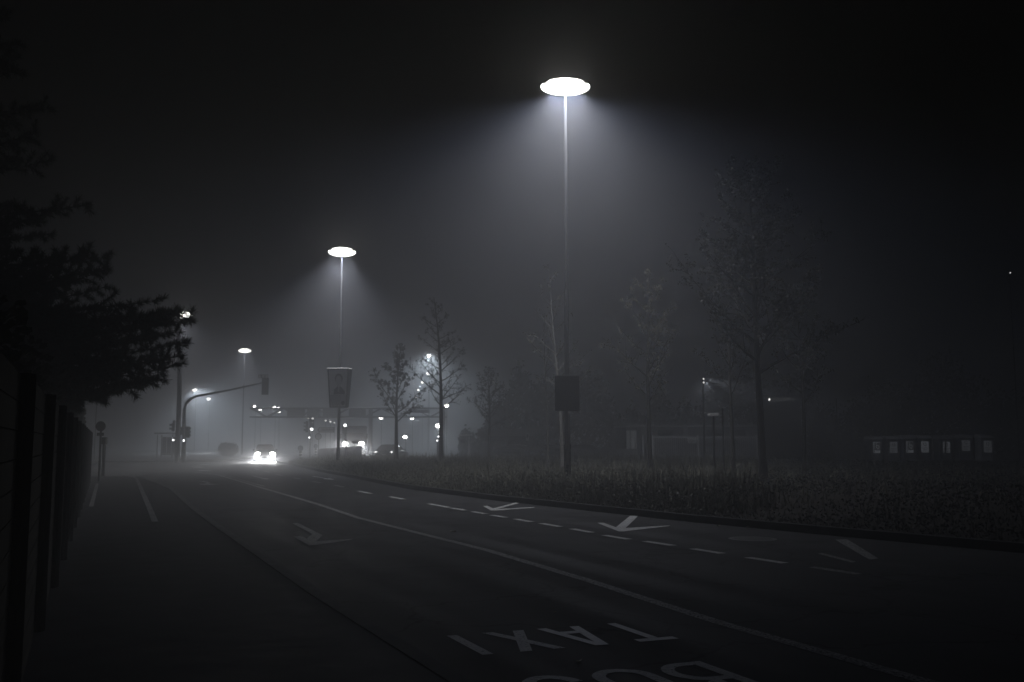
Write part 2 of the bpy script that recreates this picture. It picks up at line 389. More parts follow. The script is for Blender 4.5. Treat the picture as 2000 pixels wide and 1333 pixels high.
# ------------------------------------------------------------------ road markings (parts of the road)
def flat(name, polys, m, z=0.004):
    mb = MB()
    for p in polys: mb.add([(q[0], q[1], z) for q in p], [tuple(range(len(p)))])
    return mb.build(name, m, road)
solid = [(-26, 56.6), (-20.48, 56.05), (-17.6, 54.4), (-15.0, 50.0), (-9.58, 36.76), (-5.14, 26.0), (-3.31, 21.22), (-1.53, 17.34), (-0.38, 14.87), (0.9, 11.59), (1.84, 8.97), (5.7, 0), (12, -14)]
mb = MB(); ribbon(mb, solid, -0.07, 0.07, 0.004); mb.build('lane_line', PAINTO, road)
dp = [((456, 909), 5), ((484, 912), 7), ((502, 917), 9), ((522, 922), 11), ((545, 928), 12), ((580, 935), 14), ((618, 942), 17), ((662, 950), 18), ((712, 962), 25), ((775, 973), 28), ((857, 988), 38), ((895, 995), 26), ((936, 1002), 26), ((974, 1009), 28), ((1022, 1017), 32), ((1075, 1026), 38), ((1136, 1037), 40), ((1204, 1050), 48), ((1287, 1062), 56), ((1381, 1077), 60), ((1496, 1095), 74), ((1630, 1115), 84)]
for k, ((px, py), wpx) in enumerate(dp):
    c = gp(px, py); nb = gp(*dp[min(k + 1, len(dp) - 1)][0]) - gp(*dp[max(k - 1, 0)][0]); d = nb.normalized(); n = Vector((-d.y, d.x, 0))
    a_, b_ = dp[max(k - 1, 0)][0], dp[min(k + 1, len(dp) - 1)][0]
    L = .5 * nb.length * wpx / math.hypot(b_[0] - a_[0], b_[1] - a_[1]); w = .075
    flat('lane_dash', [[c - d * L - n * w, c + d * L - n * w, c + d * L + n * w, c - d * L + n * w]], PAINT if 8 <= k <= 20 else PAINTO)
for px, py in ((387, 914), (384, 911), (398, 908), (398, 920)):
    c = gp(px, py); flat('guide_dash', [[c + Vector((a, b, 0)) for a, b in ((-.32, -.35), (.32, -.35), (.32, .35), (-.32, .35))]], PAINT)
for k in range(9):
    c = gp(440 + k * 9, 929 + k * 2.55); d = AX; n = Vector((-d.y, d.x, 0)); L = .5
    flat('edge_dash', [[c - d * L - n * .06, c + d * L - n * .06, c + d * L + n * .06, c - d * L + n * .06]], PAINTO)
def px_poly(name, P, m): return flat(name, [[gp(*q) for q in P]], m, 0.005)
px_poly('merge_arrow', [(1166, 1022), (1179, 1022), (1203, 1030.5), (1231, 1008), (1247, 1008), (1222, 1032), (1309, 1027), (1305, 1028.6), (1217, 1039), (1209, 1039)], mat('fresh_paint', (.8, .8, .78), .5, var=.05, scale=12))
px_poly('merge_arrow', [(943, 989), (951, 988.4), (963, 994), (1011, 981), (1022, 981), (972, 995), (1045, 991), (1042, 992.6), (967, 998), (959, 998)], PAINT)
px_poly('bent_arrow', [(571, 1023), (582, 1022.4), (630, 1046.4), (617, 1058.5), (690, 1053), (684, 1055.5), (640, 1062), (604, 1066.4), (573, 1049), (588, 1047.6), (599, 1053), (610, 1044)], PAINTO)
px_poly('bent_arrow', [(388, 940.5), (399, 940.2), (412, 943.4), (408, 945.4), (432, 946.2), (406, 948), (393, 947.6), (388, 945.8), (401, 945.2), (403, 943)], PAINTO)
px_poly('straight_arrow', [(609, 931), (613, 930.6), (641, 935.2), (642, 933.8), (653, 936.6), (650, 937.8), (631, 936.6), (636, 935.8)], PAINT)
px_poly('straight_arrow', [(491, 930), (495, 929.7), (517, 934.6), (519, 933.6), (527, 936.2), (522, 937.4), (509, 936.4), (513, 935.4)], PAINTO)
px_poly('slant_bar', [(1631, 1055), (1655, 1054.5), (1716, 1092), (1698, 1094)], PAINTO)
px_poly('slant_bar', [(1596, 1082), (1606, 1081), (1673, 1098), (1664, 1100)], PAINTO)
# lettering for the oncoming bus lane
def lettering(name, polys, O, u, v, m):
    return flat(name, [[Vector(O) + u * p[0] + v * p[1] for p in P] for P in polys], m, 0.005)
U = Vector((-0.93, -0.36, 0)).normalized(); VV = Vector((0.40, -0.917, 0)).normalized()
LW = {}
h = 0.80; t = .085
LW['T'] = [[(0, h - .1), (.36, h - .1), (.36, h), (0, h)], [(.18 - t / 2, 0), (.18 + t / 2, 0), (.18 + t / 2, h - .1), (.18 - t / 2, h - .1)]]
LW['A'] = [[(0, 0), (.09, 0), (.22, h), (.14, h)], [(.31, 0), (.40, 0), (.26, h), (.18, h)], [(.085, .2), (.315, .2), (.30, .3), (.10, .3)]]
LW['X'] = [[(0, 0), (.10, 0), (.38, h), (.28, h)], [(.28, 0), (.38, 0), (.10, h), (0, h)]]
LW['I'] = [[(0, 0), (.09, 0), (.09, h), (0, h)]]
O = Vector((1.37, 8.2, 0)) - VV * h
for ch, s0, k in (('T', 0.0, 0), ('A', .50, 1), ('X', 1.02, 2), ('I', 1.62, 3)):
    for j, P in enumerate(LW[ch]): pass
    mb = MB()
    for j, P in enumerate(LW[ch]):
        mb.add([tuple((O + U * (p[0] + s0) + VV * p[1]).xy) + (0.005 + 0.0012 * j,) for p in P], [tuple(range(4))])
    mb.build('letter', MATS['fresh_paint'] if ch in 'TA' else PAINT, road)
V_, F_ = text_mesh('B U S', 1.0)
def arcpoly(cx, cy, rx, ry, a0, a1, t, n=12):
    o = [(cx + rx * math.cos(a0 + (a1 - a0) * i / n), cy + ry * math.sin(a0 + (a1 - a0) * i / n)) for i in range(n + 1)]
    q = [(cx + (rx - t) * math.cos(a0 + (a1 - a0) * i / n), cy + (ry - t) * math.sin(a0 + (a1 - a0) * i / n)) for i in range(n + 1)]
    return [[o[i], o[i + 1], q[i + 1], q[i]] for i in range(n)]
h2 = 1.0; t = .095; pi = math.pi
B_ = [[(0, 0), (t, 0), (t, h2), (0, h2)]] + arcpoly(.2, .27, .24, .27, -pi / 2, pi / 2, t) + arcpoly(.19, .76, .21, .24, -pi / 2, pi / 2, t) + [[(t, 0), (.2, 0), (.2, t), (t, t)], [(t, .445), (.2, .445), (.2, .54), (t, .54)], [(t, h2 - t), (.2, h2 - t), (.2, h2), (t, h2)]]
U_ = [[(0, .25), (t, .25), (t, h2), (0, h2)], [(.36, .25), (.36 + t, .25), (.36 + t, h2), (.36, h2)]] + arcpoly(.2275, .25, .2275, .25, pi, 2 * pi, t)
S_ = arcpoly(.22, .27, .22, .27, -pi * .95, pi / 2, t) + arcpoly(.22, .73, .22, .27, pi * .05, pi * 1.5, t)
O2 = Vector((1.38, 7.37, 0))
for polys, s0 in ((B_, 0.0), (U_, .52), (S_, 1.06)):
    mb = MB()
    for j, P in enumerate(polys):
        mb.add([tuple((O2 + U * (p[0] + s0) + VV * p[1]).xy) + (0.005 + 0.0003 * (j % 5),) for p in P], [tuple(range(4))])
    mb.build('letter', PAINT, road)
# white line that parts the cycle path from the footpath, and a worn edge strip
pv = [o for o in bpy.data.objects if o.name == 'pavement'][0]
mb = MB(); ribbon(mb, [gp(262, 931, .1), gp(268, 938, .1), gp(290, 988, .1), gp(303, 1020, .1)], -.06, .06, .104); mb.build('cycle_path_line', mat('faded_line', (.2, .2, .2), .8, var=.4, scale=6), pv)
mb = MB(); ribbon(mb, [gp(190, 945, .1), gp(178, 990, .1)], -.05, .05, .104); mb.build('path_edge', CONC, pv)

def manhole(px, py, r, label):
    c = gp(px, py); m_ = thing('manhole_cover', label, 'manhole cover', (c.x, c.y, 0))
    mb = MB()
    for i in range(28):
        a0, a1 = 2 * pi * i / 28, 2 * pi * (i + 1) / 28
        mb.add([((r + .07) * math.cos(a0), (r + .07) * math.sin(a0), .003), ((r + .07) * math.cos(a1), (r + .07) * math.sin(a1), .003), (r * math.cos(a1), r * math.sin(a1), .006), (r * math.cos(a0), r * math.sin(a0), .006)], [(0, 1, 2, 3)])
    mb.build('rim', mat('worn_iron', (.16, .16, .16), .35, .7), m_)
    mb = MB().add([(r * math.cos(2 * pi * i / 28), r * math.sin(2 * pi * i / 28), .005) for i in range(28)], [tuple(range(28))])
    mb.build('lid', mat('iron_lid', (.06, .06, .06), .4, .6, var=.5, scale=30, bump=.6), m_)
manhole(1470, 1053, .33, 'round iron manhole cover in the lane close to the dark kerb')
rnd = random.Random(5)
LITTER = mat('fallen_leaf', (.3, .28, .2), .6)
lf = [(885, 1040, 'pale fallen leaf curled up alone in the middle of the road', .075), (1392, 1022, 'fallen leaf lying against the dark kerb above its neighbour', .085),
      (1403, 1029, 'flat fallen leaf in the gutter just below another one', .07), (1460, 1031, 'small fallen leaf in the gutter, farther along towards the dark', .05),
      (1130, 1294, 'wilted fallen leaf on the road between the two painted words', .045), (1084, 1197, 'crisp fallen leaf a little above the painted letter A', .02), (1172, 1197, 'tiny fallen leaf above the painted letter T', .02)]
for px, py, lab, sz in lf:
    c = gp(px, py); mb = MB(); a = rnd.uniform(0, 6)
    P = [(-1, 0, .05), (-.3, .55, .45), (.4, .5, .3), (1, 0, .2), (.4, -.5, .4), (-.3, -.5, .15), (0, 0, .05)]
    Mz = Matrix.Rotation(a, 3, 'Z')
    mb.add([Vector((c.x, c.y, .004)) + Mz @ Vector(p) * sz for p in P], [(0, 1, 6), (1, 2, 6), (2, 3, 6), (3, 4, 6), (4, 5, 6), (5, 0, 6)])
    tag(mb.build('fallen_leaf', LITTER), lab, 'leaf', 'fallen leaves on the road')

# ------------------------------------------------------------------ street lamps
LH = 13.7
def make_lamp():
    root = thing('street_lamp', '', 'street lamp', (0, 0, 0))
    MB().tube([(0, 0, 0), (0, 0, 1.2), (0, 0, 1.22), (0, 0, LH - .12)], [.12, .12, .095, .045], 12).build('pole', POLE, root, True)
    MB().tube([(0, 0, LH - .2), (0, 0, LH + .02)], [.075, .075], 10).build('bracket', DKST, root, True)
    MB().bbox((0, -.128, .75), (.12, .03, .45), .008).build('access_door', DKST, root)
    mb = MB(); P = []
    for x, w, t0, t1 in ((-.80, .06, .0, .03), (-.74, .15, -.02, .07), (-.35, .21, -.02, .13), (0, .22, -.02, .15), (.35, .21, -.02, .13), (.74, .15, -.02, .07), (.80, .06, .0, .03)):
        P.append([(x, -w, LH + t0), (x, w, LH + t0), (x, w * .75, LH + t1), (x, -w * .75, LH + t1)])
    V = [q for p in P for q in p]; Fc = [(3, 2, 1, 0), (24, 25, 26, 27)]
    for i in range(6):
        for k in range(4): Fc.append((i * 4 + k, i * 4 + (k + 1) % 4, i * 4 + 4 + (k + 1) % 4, i * 4 + 4 + k))
    hd = mb.add(V, Fc).build('lamp_head', STEEL, root)
    MB().ball((0, 0, LH - .09), .86, 30, 16, (1, .32, .36)).build('lens', LENS, hd, True)
    return root
proto = make_lamp()
def batwing(l, nadir):
    """road luminaire optics: less light straight down than to the sides"""
    l.use_nodes = True; nt = l.node_tree; em = [n for n in nt.nodes if n.type == 'EMISSION'][0]
    ge = nt.nodes.new('ShaderNodeNewGeometry'); dt = nt.nodes.new('ShaderNodeVectorMath'); dt.operation = 'DOT_PRODUCT'
    nt.links.new(ge.outputs['Incoming'], dt.inputs[0]); nt.links.new(ge.outputs['Normal'], dt.inputs[1])
    ab = nt.nodes.new('ShaderNodeMath'); ab.operation = 'ABSOLUTE'; nt.links.new(dt.outputs['Value'], ab.inputs[0])
    mr = nt.nodes.new('ShaderNodeMapRange'); mr.inputs['From Min'].default_value = .4; mr.inputs['From Max'].default_value = 1.0
    mr.inputs['To Min'].default_value = 1.0; mr.inputs['To Max'].default_value = nadir
    nt.links.new(ab.outputs[0], mr.inputs['Value']); nt.links.new(mr.outputs[0], em.inputs['Strength'])
def lamp_lights(root, P, leak, ang, tilt=0.0):
    for pw, col, an in ((P * .25, LAMP_COL, ang + 7), (P * .17, (1.0, .93, .78), ang * .92)):
        s = light('lamp_beam', 'AREA', (0, 0, LH - .42), pw, col, root, shape='RECTANGLE', size=1.35, size_y=.34, spread=R(an)); s.rotation_euler.y = -tilt
        batwing(s.data, .45)
    light('lamp_glow', 'POINT', (0, -.30, LH - .15), leak, WARM_COL, root, shadow_soft_size=.03)
LAMPS = [((1104, 165), 32.8, 4800, 58, 'tall street lamp nearest in the scene, small dark board strapped to its pole'),
         ((668, 490), 61, 5600, 75, 'street lamp whose pole carries the wide tapered portrait poster box'),
         ((359, 614), 91, 3800, 45, 'street lamp half hidden behind the pine twigs above the signal mast'),
         ((478, 684), 126, 4500, 80, 'distant street lamp glowing as a small T over the dark round bush')]
for k, ((px, py), Y, P, leak, lab) in enumerate(LAMPS):
    o = proto if k == 0 else copy_tree(proto)
    q = at(px, py, Y); o.location = (q.x, q.y, q.z - LH); o['label'] = lab; o['group'] = 'tall double headed street lamps'
    o.rotation_euler.z = R((0, 8, -5, 0)[k])
for o in [x for x in bpy.data.objects if x.name.startswith('street_lamp')]:
    k = [i for i, L in enumerate(LAMPS) if L[4] == o['label']][0]
    lamp_lights(o, LAMPS[k][2], LAMPS[k][3], (134, 112, 112, 118)[k], (0, R(-6), R(14), 0)[k])

# smaller lamps far off in the fog
def make_far_lamp(hgt, lab, loc):
    root = thing('distant_street_lamp', lab, 'street lamp', loc, 0, 'small lamps far off in the fog')
    MB().tube([(0, .5, 0), (0, .5, hgt - .4), (0, .42, hgt - .03), (0, 0, hgt + .07)], [.1, .06, .05, .04], 7).build('pole', STEEL, root)
    hd = MB().bbox((0, -.2, hgt + .1), (.3, .7, .12), .04).build('lamp_head', DKST, root)
    MB().ball((0, -.28, hgt), .25, 12, 8, (1.1, 1.2, .8)).build('lens', BULB, hd, True)
    return root
FAR = [  # px, py, Y, power, scale of the pole, label
    (380, 762, 150, 16000, 1.25, 'distant lamp with a big glow just above the bend of the signal arm'),
    (407, 779, 165, 1500, 1.05, 'small distant lamp hanging under the signal arm, right of the big glow'),
    (838, 695, 134, 12000, 1.7, 'bright hazy lamp shining through the tall thin tree, highest of a receding row'),
    (836, 730, 169, 2600, 1.7, 'second lamp down of the row receding behind the two bare trees'),
    (825, 747, 193, 2600, 1.7, 'third lamp down of the row receding behind the two bare trees'),
    (817, 762, 221, 2600, 1.7, 'fourth lamp down of the row receding behind the two bare trees'),
    (812, 777, 252, 2600, 1.7, 'lowest and farthest lamp of the row behind the two bare trees'),
    (497, 794, 160, 1500, .95, 'distant lamp shining over the free left end of the gantry'),
    (508, 800, 175, 300, .95, 'faint distant lamp seen through the left end of the gantry truss'),
    (536, 796, 160, 2000, .95, 'brighter distant lamp over the peak of the gantry diagonals'),
    (543, 797, 175, 500, .97, 'distant lamp close right of the brighter one over the gantry'),
    (545, 805, 180, 500, .92, 'distant lamp seen behind the gantry diagonal'),
    (744, 817, 150, 1100, .66, 'distant lamp right below the gantry beam, left of the leafy tree'),
    (805, 818, 150, 900, .66, 'distant lamp under the pale gantry board, right of the leafy tree trunk'),
    (856, 832, 95, 1500, .42, 'glowing low lamp half covered by the tall thin tree trunk'),
    (791, 854, 120, 120, .3, 'tiny low lamp between the two bare tree trunks'),
    (872, 793, 120, 60, .75, 'tiny lamp just right of the tall thin tree trunk'),
]
for px, py, Y, P, sc, lab in FAR:
    q = at(px, py, Y); make_far_lamp(q.z, lab, (q.x, q.y + .28, 0))
    if P >= 300:
        d = Vector((-q.x, -q.y, 0)).normalized()
        sp = light('far_glow', 'SPOT', q + d * .5, P * (2.2 if P > 10000 else 1.1), (.80, .91, 1), shadow_soft_size=.2, spot_size=R(124), spot_blend=1); aim(sp, d * .6 + Vector((.5 if px < 450 else 0, 0, -1)))
    if (px, py) in ((380, 762), (838, 695), (856, 832), (407, 779)):
        sp = light('far_flare', 'SPOT', q + d * .55, P * .3, (1, .98, .94), shadow_soft_size=.2, spot_size=R(30), spot_blend=1); aim(sp, d + Vector((0, 0, -.1)))
def lone_light(px, py, Y, r, m, name, label, cat, drop=None, group=None):
    """a small lamp on its own slim post"""
    q = at(px, py, Y); root = thing(name, label, cat, (q.x, q.y, 0), 0, group)
    MB().tube([(0, .12, 0), (0, .12, q.z - .05)], [.05, .035], 6).build('post', DKST, root)
    MB().bbox((0, .1, q.z + r * .9), (r * 2.2, .3, .08), .02).build('lamp_cap', DKST, root)
    MB().ball((0, 0, q.z), r, 10, 6).build('bulb', m, root, True)
for px, py, Y, r, lab in ((604, 810, 140, .13, 'tiny far light above the post signal, topmost of three'), (602, 816.5, 145, .12, 'tiny far light touching the left top of the post signal'), (610.5, 817.5, 140, .15, 'tiny far light touching the right top of the post signal'),
                      (636, 822, 140, .13, 'first and leftmost of four faint lights in a row above the arrow sign'), (645.5, 824, 145, .13, 'second from left of four faint lights above the arrow sign'), (653.5, 826, 150, .11, 'third from left of four faint lights above the arrow sign'), (662, 827.5, 155, .1, 'last of four faint lights, touching the poster lamp pole')):
    lone_light(px, py, Y, r, BULBS, 'far_light', lab, 'lamp', group='faint far lights in a row')
lone_light(188, 777, 90, .1, BULBS, 'far_light', 'tiny light below the pine branches at the far left', 'lamp')
lone_light(1973, 533, 80, .05, BULBS, 'far_light', 'single tiny light high up in the black at the far right', 'lamp')
# twin floodlight on a slim mast beside the fenced yard
q = at(1374, 744, 55); root = thing('yard_light', 'slim mast with two tiny lit globes over the fenced yard', 'lamp', (q.x, q.y, 0))
MB().tube([(0, .15, 0), (0, .15, q.z + .15)], [.07, .045], 8).build('mast', DKST, root)
for dz in (-.1, .1):
    hd = MB().tube([(0, .13, q.z + dz + .05), (0, -.06, q.z + dz + .075)], .035, 8).build('bracket', BLACK, root)
    MB().ball((0, -.03, q.z + dz), .05, 12, 8).build('globe', mat('dim_globe', (.8, .8, .8), .4, emit=(1, .99, .96), estr=2.2, sampled=False), hd, True)
for (tx, ty, tz), pw, an in (((32.5, 76, 1.2), 11000, 20), ((15, 78, 1.3), 5200, 34)):
    s = light('flood_beam', 'SPOT', (q.x + .16, q.y - .03, q.z + (.1 if tx > 20 else -.1)), pw, (.85, .9, 1), None, spot_size=R(an), spot_blend=.7, shadow_soft_size=.05); aim(s, Vector((tx, ty, tz)) - s.location)

# ------------------------------------------------------------------ posters on the lamp poles
def lampX(k): L = LAMPS[k]; return at(L[0][0], L[0][1], L[1])
b = lampX(1); top = at(668, 721, 61).z; bot = at(668, 797, 61).z
PB = thing('poster_box', 'tapered box with a portrait poster on each side, hung on the second lamp pole', 'poster', (b.x, b.y, bot), R(-9))
H = top - bot; wt, wb, dt, db = .68, .52, .40, .30
Vb = [(-wb, -db, 0), (wb, -db, 0), (wb, db, 0), (-wb, db, 0), (-wt, -dt, H), (wt, -dt, H), (wt, dt, H), (-wt, dt, H)]
MB().add(Vb, [(3, 2, 1, 0), (4, 5, 6, 7), (0, 1, 5, 4), (1, 2, 6, 5), (2, 3, 7, 6), (3, 0, 4, 7)]).build('box', mat('poster_side', (.09, .09, .1), .6), PB)
def fz(s, t, off): # point on the front face: s -1..1, t 0..1
    w = wb + (wt - wb) * t; d = db + (dt - db) * t
    return (s * w, -d - off, t * H)
def face(name, P, off, m, parent): return MB().add([fz(s, t, off) for s, t in P], [tuple(range(len(P)))]).build(name, m, parent)
ps = face('poster', [(-.86, .03), (.97, .03), (.97, .97), (-.86, .97)], .006, mat('poster_paper', (.55, .56, .57), .6, var=.08, scale=3), PB)
def ell(cs, ct, rs, rt, a0=0, a1=2 * pi, n=22): return [(cs + rs * math.cos(a0 + (a1 - a0) * i / n), ct + rt * math.sin(a0 + (a1 - a0) * i / n)) for i in range(n)]
face('suit', [(-.42, .34), (.80, .34), (.78, .42), (.52, .50), (.32, .54), (-.02, .54), (-.2, .5), (-.40, .47)], .010, mat('print_dark', (.06, .06, .07), .6), ps)
face('shirt', [(.02, .40), (.16, .40), (.22, .54), (.04, .54)], .013, mat('print_shirt', (.3, .3, .31), .6), ps)
face('hair', ell(.12, .735, .40, .135), .010, mat('print_hair', (.08, .08, .085), .6), ps)
face('face', ell(.10, .675, .30, .145), .014, mat('print_face', (.4, .41, .42), .6), ps)
face('caption_panel', [(-.84, .05), (.95, .05), (.95, .325), (-.84, .325)], .010, mat('print_panel', (.36, .37, .38), .6), ps)
face('emblem', ell(.66, .12, .2, .055), .014, mat('print_dark', (.06, .06, .07)), ps)
MB().add([(-wt - .03, -dt - .03, H + .003), (wt + .03, -dt - .03, H + .003), (wt + .03, dt + .03, H + .003), (-wt - .03, dt + .03, H + .003), (-wt, -dt, H + .04), (wt, -dt, H + .04), (wt, dt, H + .04), (-wt, dt, H + .04)], [(3, 2, 1, 0), (4, 5, 6, 7), (0, 1, 5, 4), (1, 2, 6, 5), (2, 3, 7, 6), (3, 0, 4, 7)]).build('cover_strip', WHITE, PB)
b = lampX(0); top = at(1104, 735, 32.8).z; bot = at(1104, 803, 32.8).z
PB = thing('pole_poster', 'black rectangular poster board strapped to the nearest lamp pole', 'poster', (b.x, b.y, bot), R(3))
H = top - bot
for sgn in (-1, 1):
    MB().bbox((0, sgn * .15, H / 2), (.80, .016, H), .004).build('board', mat('poster_back', (.05, .05, .055), .7, var=.2, scale=4), PB)
    MB().bbox((0, sgn * .15, H + .012), (.81, .024, .02), .004).build('top_rail', STEEL, PB)
for t in (.2, .8): MB().box((0, 0, H * t), (.05, .28, .04)).build('strap', STEEL, PB)

# ------------------------------------------------------------------ trees
def tree(name, label, base, height, tr, fork, spread, seed, nprim=20, leaf_n=1500, leaf_s=.05, bark=BARK, leafm=LEAF, lean=(0, 0), up=.75, dens=1.0, stems=1, group=None, wob=.12):
    r = random.Random(seed); root = thing(name, label, 'tree', base, 0, group)
    tb = MB(); tips = []
    def path(p, d, L, n, curl, wobble):
        pts = [Vector(p)]; d = Vector(d).normalized()
        for i in range(n):
            d = (d + Vector((r.gauss(0, wobble), r.gauss(0, wobble), r.gauss(0, wobble) + curl))).normalized()
            pts.append(pts[-1] + d * (L / n))
        return pts
    for st in range(stems):
        off = Vector((0, 0, 0)) if st == 0 else Vector((r.uniform(-.35, .35), r.uniform(-.2, .2), 0))
        hh = height * (1 if st == 0 else r.uniform(.75, .9)); n = 12; trunk = []
        wx, wy = r.uniform(0, 6), r.uniform(0, 6)
        for i in range(n + 1):
            t = i / n
            trunk.append(off * (1 + t * 2) + Vector((lean[0] * t * t + wob * math.sin(t * 4 + wx) * t, lean[1] * t * t + wob * math.sin(t * 5 + wy) * t, hh * t)))
        rad = [tr * (1.35 if i == 0 else 1) * (1 - .93 * (i / n)) + .006 for i in range(n + 1)]
        tb.tube(trunk, rad, 8)
        def onT(z):
            t = max(0, min(.999, z / hh)) * n; i = int(t); return trunk[i].lerp(trunk[i + 1], t - i), rad[i] + (rad[i + 1] - rad[i]) * (t - i)
        npr = nprim if st == 0 else nprim // 2
        for k in range(npr):
            u = (k + r.random()) / npr; z = hh * (fork + (.97 - fork) * u ** .9)
            p, rr = onT(z); az = k * 2.4 + r.uniform(-.5, .5)
            env = (1 - u) ** .75 * .9 + .13
            L = spread * env * r.uniform(.7, 1.15)
            e = up * (1 + .35 * u) * r.uniform(.8, 1.2)
            d = Vector((math.cos(az), math.sin(az), e))
            br = path(p, d, L * math.sqrt(1 + e * e) * .9, 7, .03, .09)
            r0 = min(rr * .55, .012 + L * .014)
            tb.tube(br, [max(.004, r0 * (1 - i / 7.3)) for i in range(8)], 5)
            nsec = int((5 + L * 2.6) * dens)
            for q in range(nsec):
                t = r.uniform(.18, 1); i = min(6, int(t * 7)); b0 = br[i].lerp(br[i + 1], t * 7 - i)
                dd = (br[i + 1] - br[i]).normalized(); sd = Vector((r.gauss(0, 1), r.gauss(0, 1), r.gauss(.25, .7))).normalized()
                L2 = L * r.uniform(.16, .4) * (1.1 - t * .5)
                sp = path(b0, dd * .6 + sd * .8, L2, 4, .05, .16)
                tb.tube(sp, [max(.0028, r0 * .4 * (1 - i / 4.2)) for i in range(5)], 3, False)
                tips.append(sp)
                for w in range(2):
                    t2 = r.uniform(.2, 1); i = min(3, int(t2 * 4)); c0 = sp[i].lerp(sp[i + 1], t2 * 4 - i)
                    tw = path(c0, (sp[i + 1] - sp[i]).normalized() + Vector((r.gauss(0, .8), r.gauss(0, .8), r.gauss(.2, .6))), L2 * .45, 2, .03, .2)
                    tb.tube(tw, [.0035, .003, .002], 3, False); tips.append(tw)
    tb.build('trunk', bark, root, False)
    # leaves along the twigs, in uneven clumps
    wgt = [r.random() ** 2.2 for _ in tips]; tot = sum(wgt); V = []; 
    for sp, w in zip(tips, wgt):
        for _ in range(int(leaf_n * w / tot + r.random())):
            t = r.uniform(.15, 1) * (len(sp) - 1); i = min(len(sp) - 2, int(t)); c = sp[i].lerp(sp[i + 1], t - i) + Vector((r.gauss(0, .03), r.gauss(0, .03), r.gauss(-.02, .03)))
            s = leaf_s * r.uniform(.6, 1.3)
            a = Vector((r.gauss(0, 1), r.gauss(0, 1), r.gauss(-.3, .7))).normalized(); bq = a.orthogonal().normalized()
            bq = (Matrix.Rotation(r.uniform(0, 6.28), 3, a) @ bq) * s * .42; a = a * s
            V += [c, c + a * .5 + bq, c + a, c + a * .5 - bq]
    if V:
        V = np.array([tuple(v) for v in V]); i = np.arange(len(V) // 4) * 4
        fastmesh('crown', V, np.stack([i, i + 1, i + 2, i + 3], 1), leafm, root)
    return root
def gz(p): return (p.x, p.y, verge_h(p.x, p.y) - .05)
def tb_(px, Y): q = at(px, 880, Y); return gz(q)
tree('young_tree', 'young leafy tree forking low, left of the tall thin tree', tb_(774, 60), 7.3, .13, .31, 2.0, 11, 20, 5200, .085, dens=1.4, up=1.0, lean=(.15, 0))
tree('young_tree', 'tall thin bare topped tree in front of the receding lamp row', tb_(862, 58), 10.0, .14, .30, 2.3, 23, 34, 3800, .055, dens=1.5, up=.55, lean=(-.5, 0))
tree('young_tree', 'dim faint tree right of the tall thin one, by the pale house', tb_(955, 76), 7.4, .13, .35, 2.5, 31, 24, 2600, .09, dens=1.4)
tree('birch_tree', 'pale stemmed birch standing right behind the nearest lamp pole', tb_(1098, 41), 9.0, .085, .32, 2.0, 44, 18, 330, .07, BIRCH, LEAFP, lean=(-.55, 0), up=.7, dens=.7, wob=.16)
tree('birch_tree', 'thin pale stem left of the nearest lamp pole and its birch', tb_(1070, 47), 7.6, .06, .4, 1.3, 47, 10, 140, .06, BIRCH, LEAFP, lean=(-.1, 0), dens=.6)
tree('young_tree', 'slender tree with pale speckled leaves between birch and big tree', tb_(1270, 38), 8.2, .10, .33, 1.9, 58, 26, 2800, .065, BARK, LEAFP, lean=(-.05, 0), up=.8, dens=1.3)
tree('young_tree', 'biggest dark tree, broad leafy crown over the sign posts', tb_(1490, 31), 10.6, .13, .33, 3.2, 69, 38, 11000, .075, lean=(-.45, 0), up=.72, dens=1.5)
tree('young_tree', 'small tree with forked pale limbs under the biggest dark crown', tb_(1432, 33.5), 5.6, .08, .52, 1.5, 75, 11, 1200, .06, mat('mid_bark', (.08, .075, .07), .85, var=.3, scale=10), LEAF, up=1.0)
tree('young_tree', 'dark slim tree at the edge of the light, right of the biggest tree', tb_(1570, 37), 7.5, .08, .35, 1.9, 82, 18, 2600, .065)

r = random.Random(77); V = []; x0_, x1_ = at(900, 850, 104).x, at(2150, 850, 104).x  # unseen leaf mass, added to block the far lamp glow and blacken the background
for _ in range(42000):
    x = r.uniform(x0_, x1_); top = 6.5 + 2.2 * math.sin(x * .31) + 1.5 * math.sin(x * .83 + 1) + 1.0 * math.sin(x * 2.1); top *= min(1, .35 + (x - x0_) / 5)
    c = Vector((x, 104 + r.gauss(0, 2), max(.1, top * r.random() ** .7 + r.gauss(0, .5))))
    a = Vector((r.gauss(0, 1), r.gauss(0, 1), r.gauss(0, 1))).normalized() * r.uniform(.2, .42); b = a.orthogonal() * .6
    V += [c, c + a * .5 + b, c + a, c + a * .5 - b]
V = np.array([tuple(v) for v in V]); i = np.arange(len(V) // 4) * 4
g = fastmesh('added_treeline', V, np.stack([i, i + 1, i + 2, i + 3], 1), NEEDLE); g['kind'] = 'stuff'
# ------------------------------------------------------------------ left side: fence, hedge, pine, signs
def leftline(Y): return -0.35 - (Y - 0.0) * 0.418
FE = thing('board_fence', 'dark slatted fence running along the left footpath', 'fence', (0, 0, 0))
fy = [0.8 + 2.4 * k for k in range(16)]
for k in range(len(fy)):
    MB().bbox((leftline(fy[k]) - .12, fy[k], 1.0), (.1, .1, 2.0), .01).build('post', mat('fence_wood', (.011, .0105, .01), .95, spec=.02, var=.3, scale=6), FE)
for k in range(len(fy) - 1):
    mb = MB(); a = Vector((leftline(fy[k]) - .12, fy[k] + .06, 0)); e = Vector((leftline(fy[k + 1]) - .12, fy[k + 1] - .06, 0)); d = e - a; rz = math.atan2(d.y, d.x)
    for j in range(12): mb.box((a + e) / 2 + Vector((0, 0, .15 + j * .16)), (d.length, .022, .152), rz)
    mb.build('slat_panel', MATS['fence_wood'], FE)
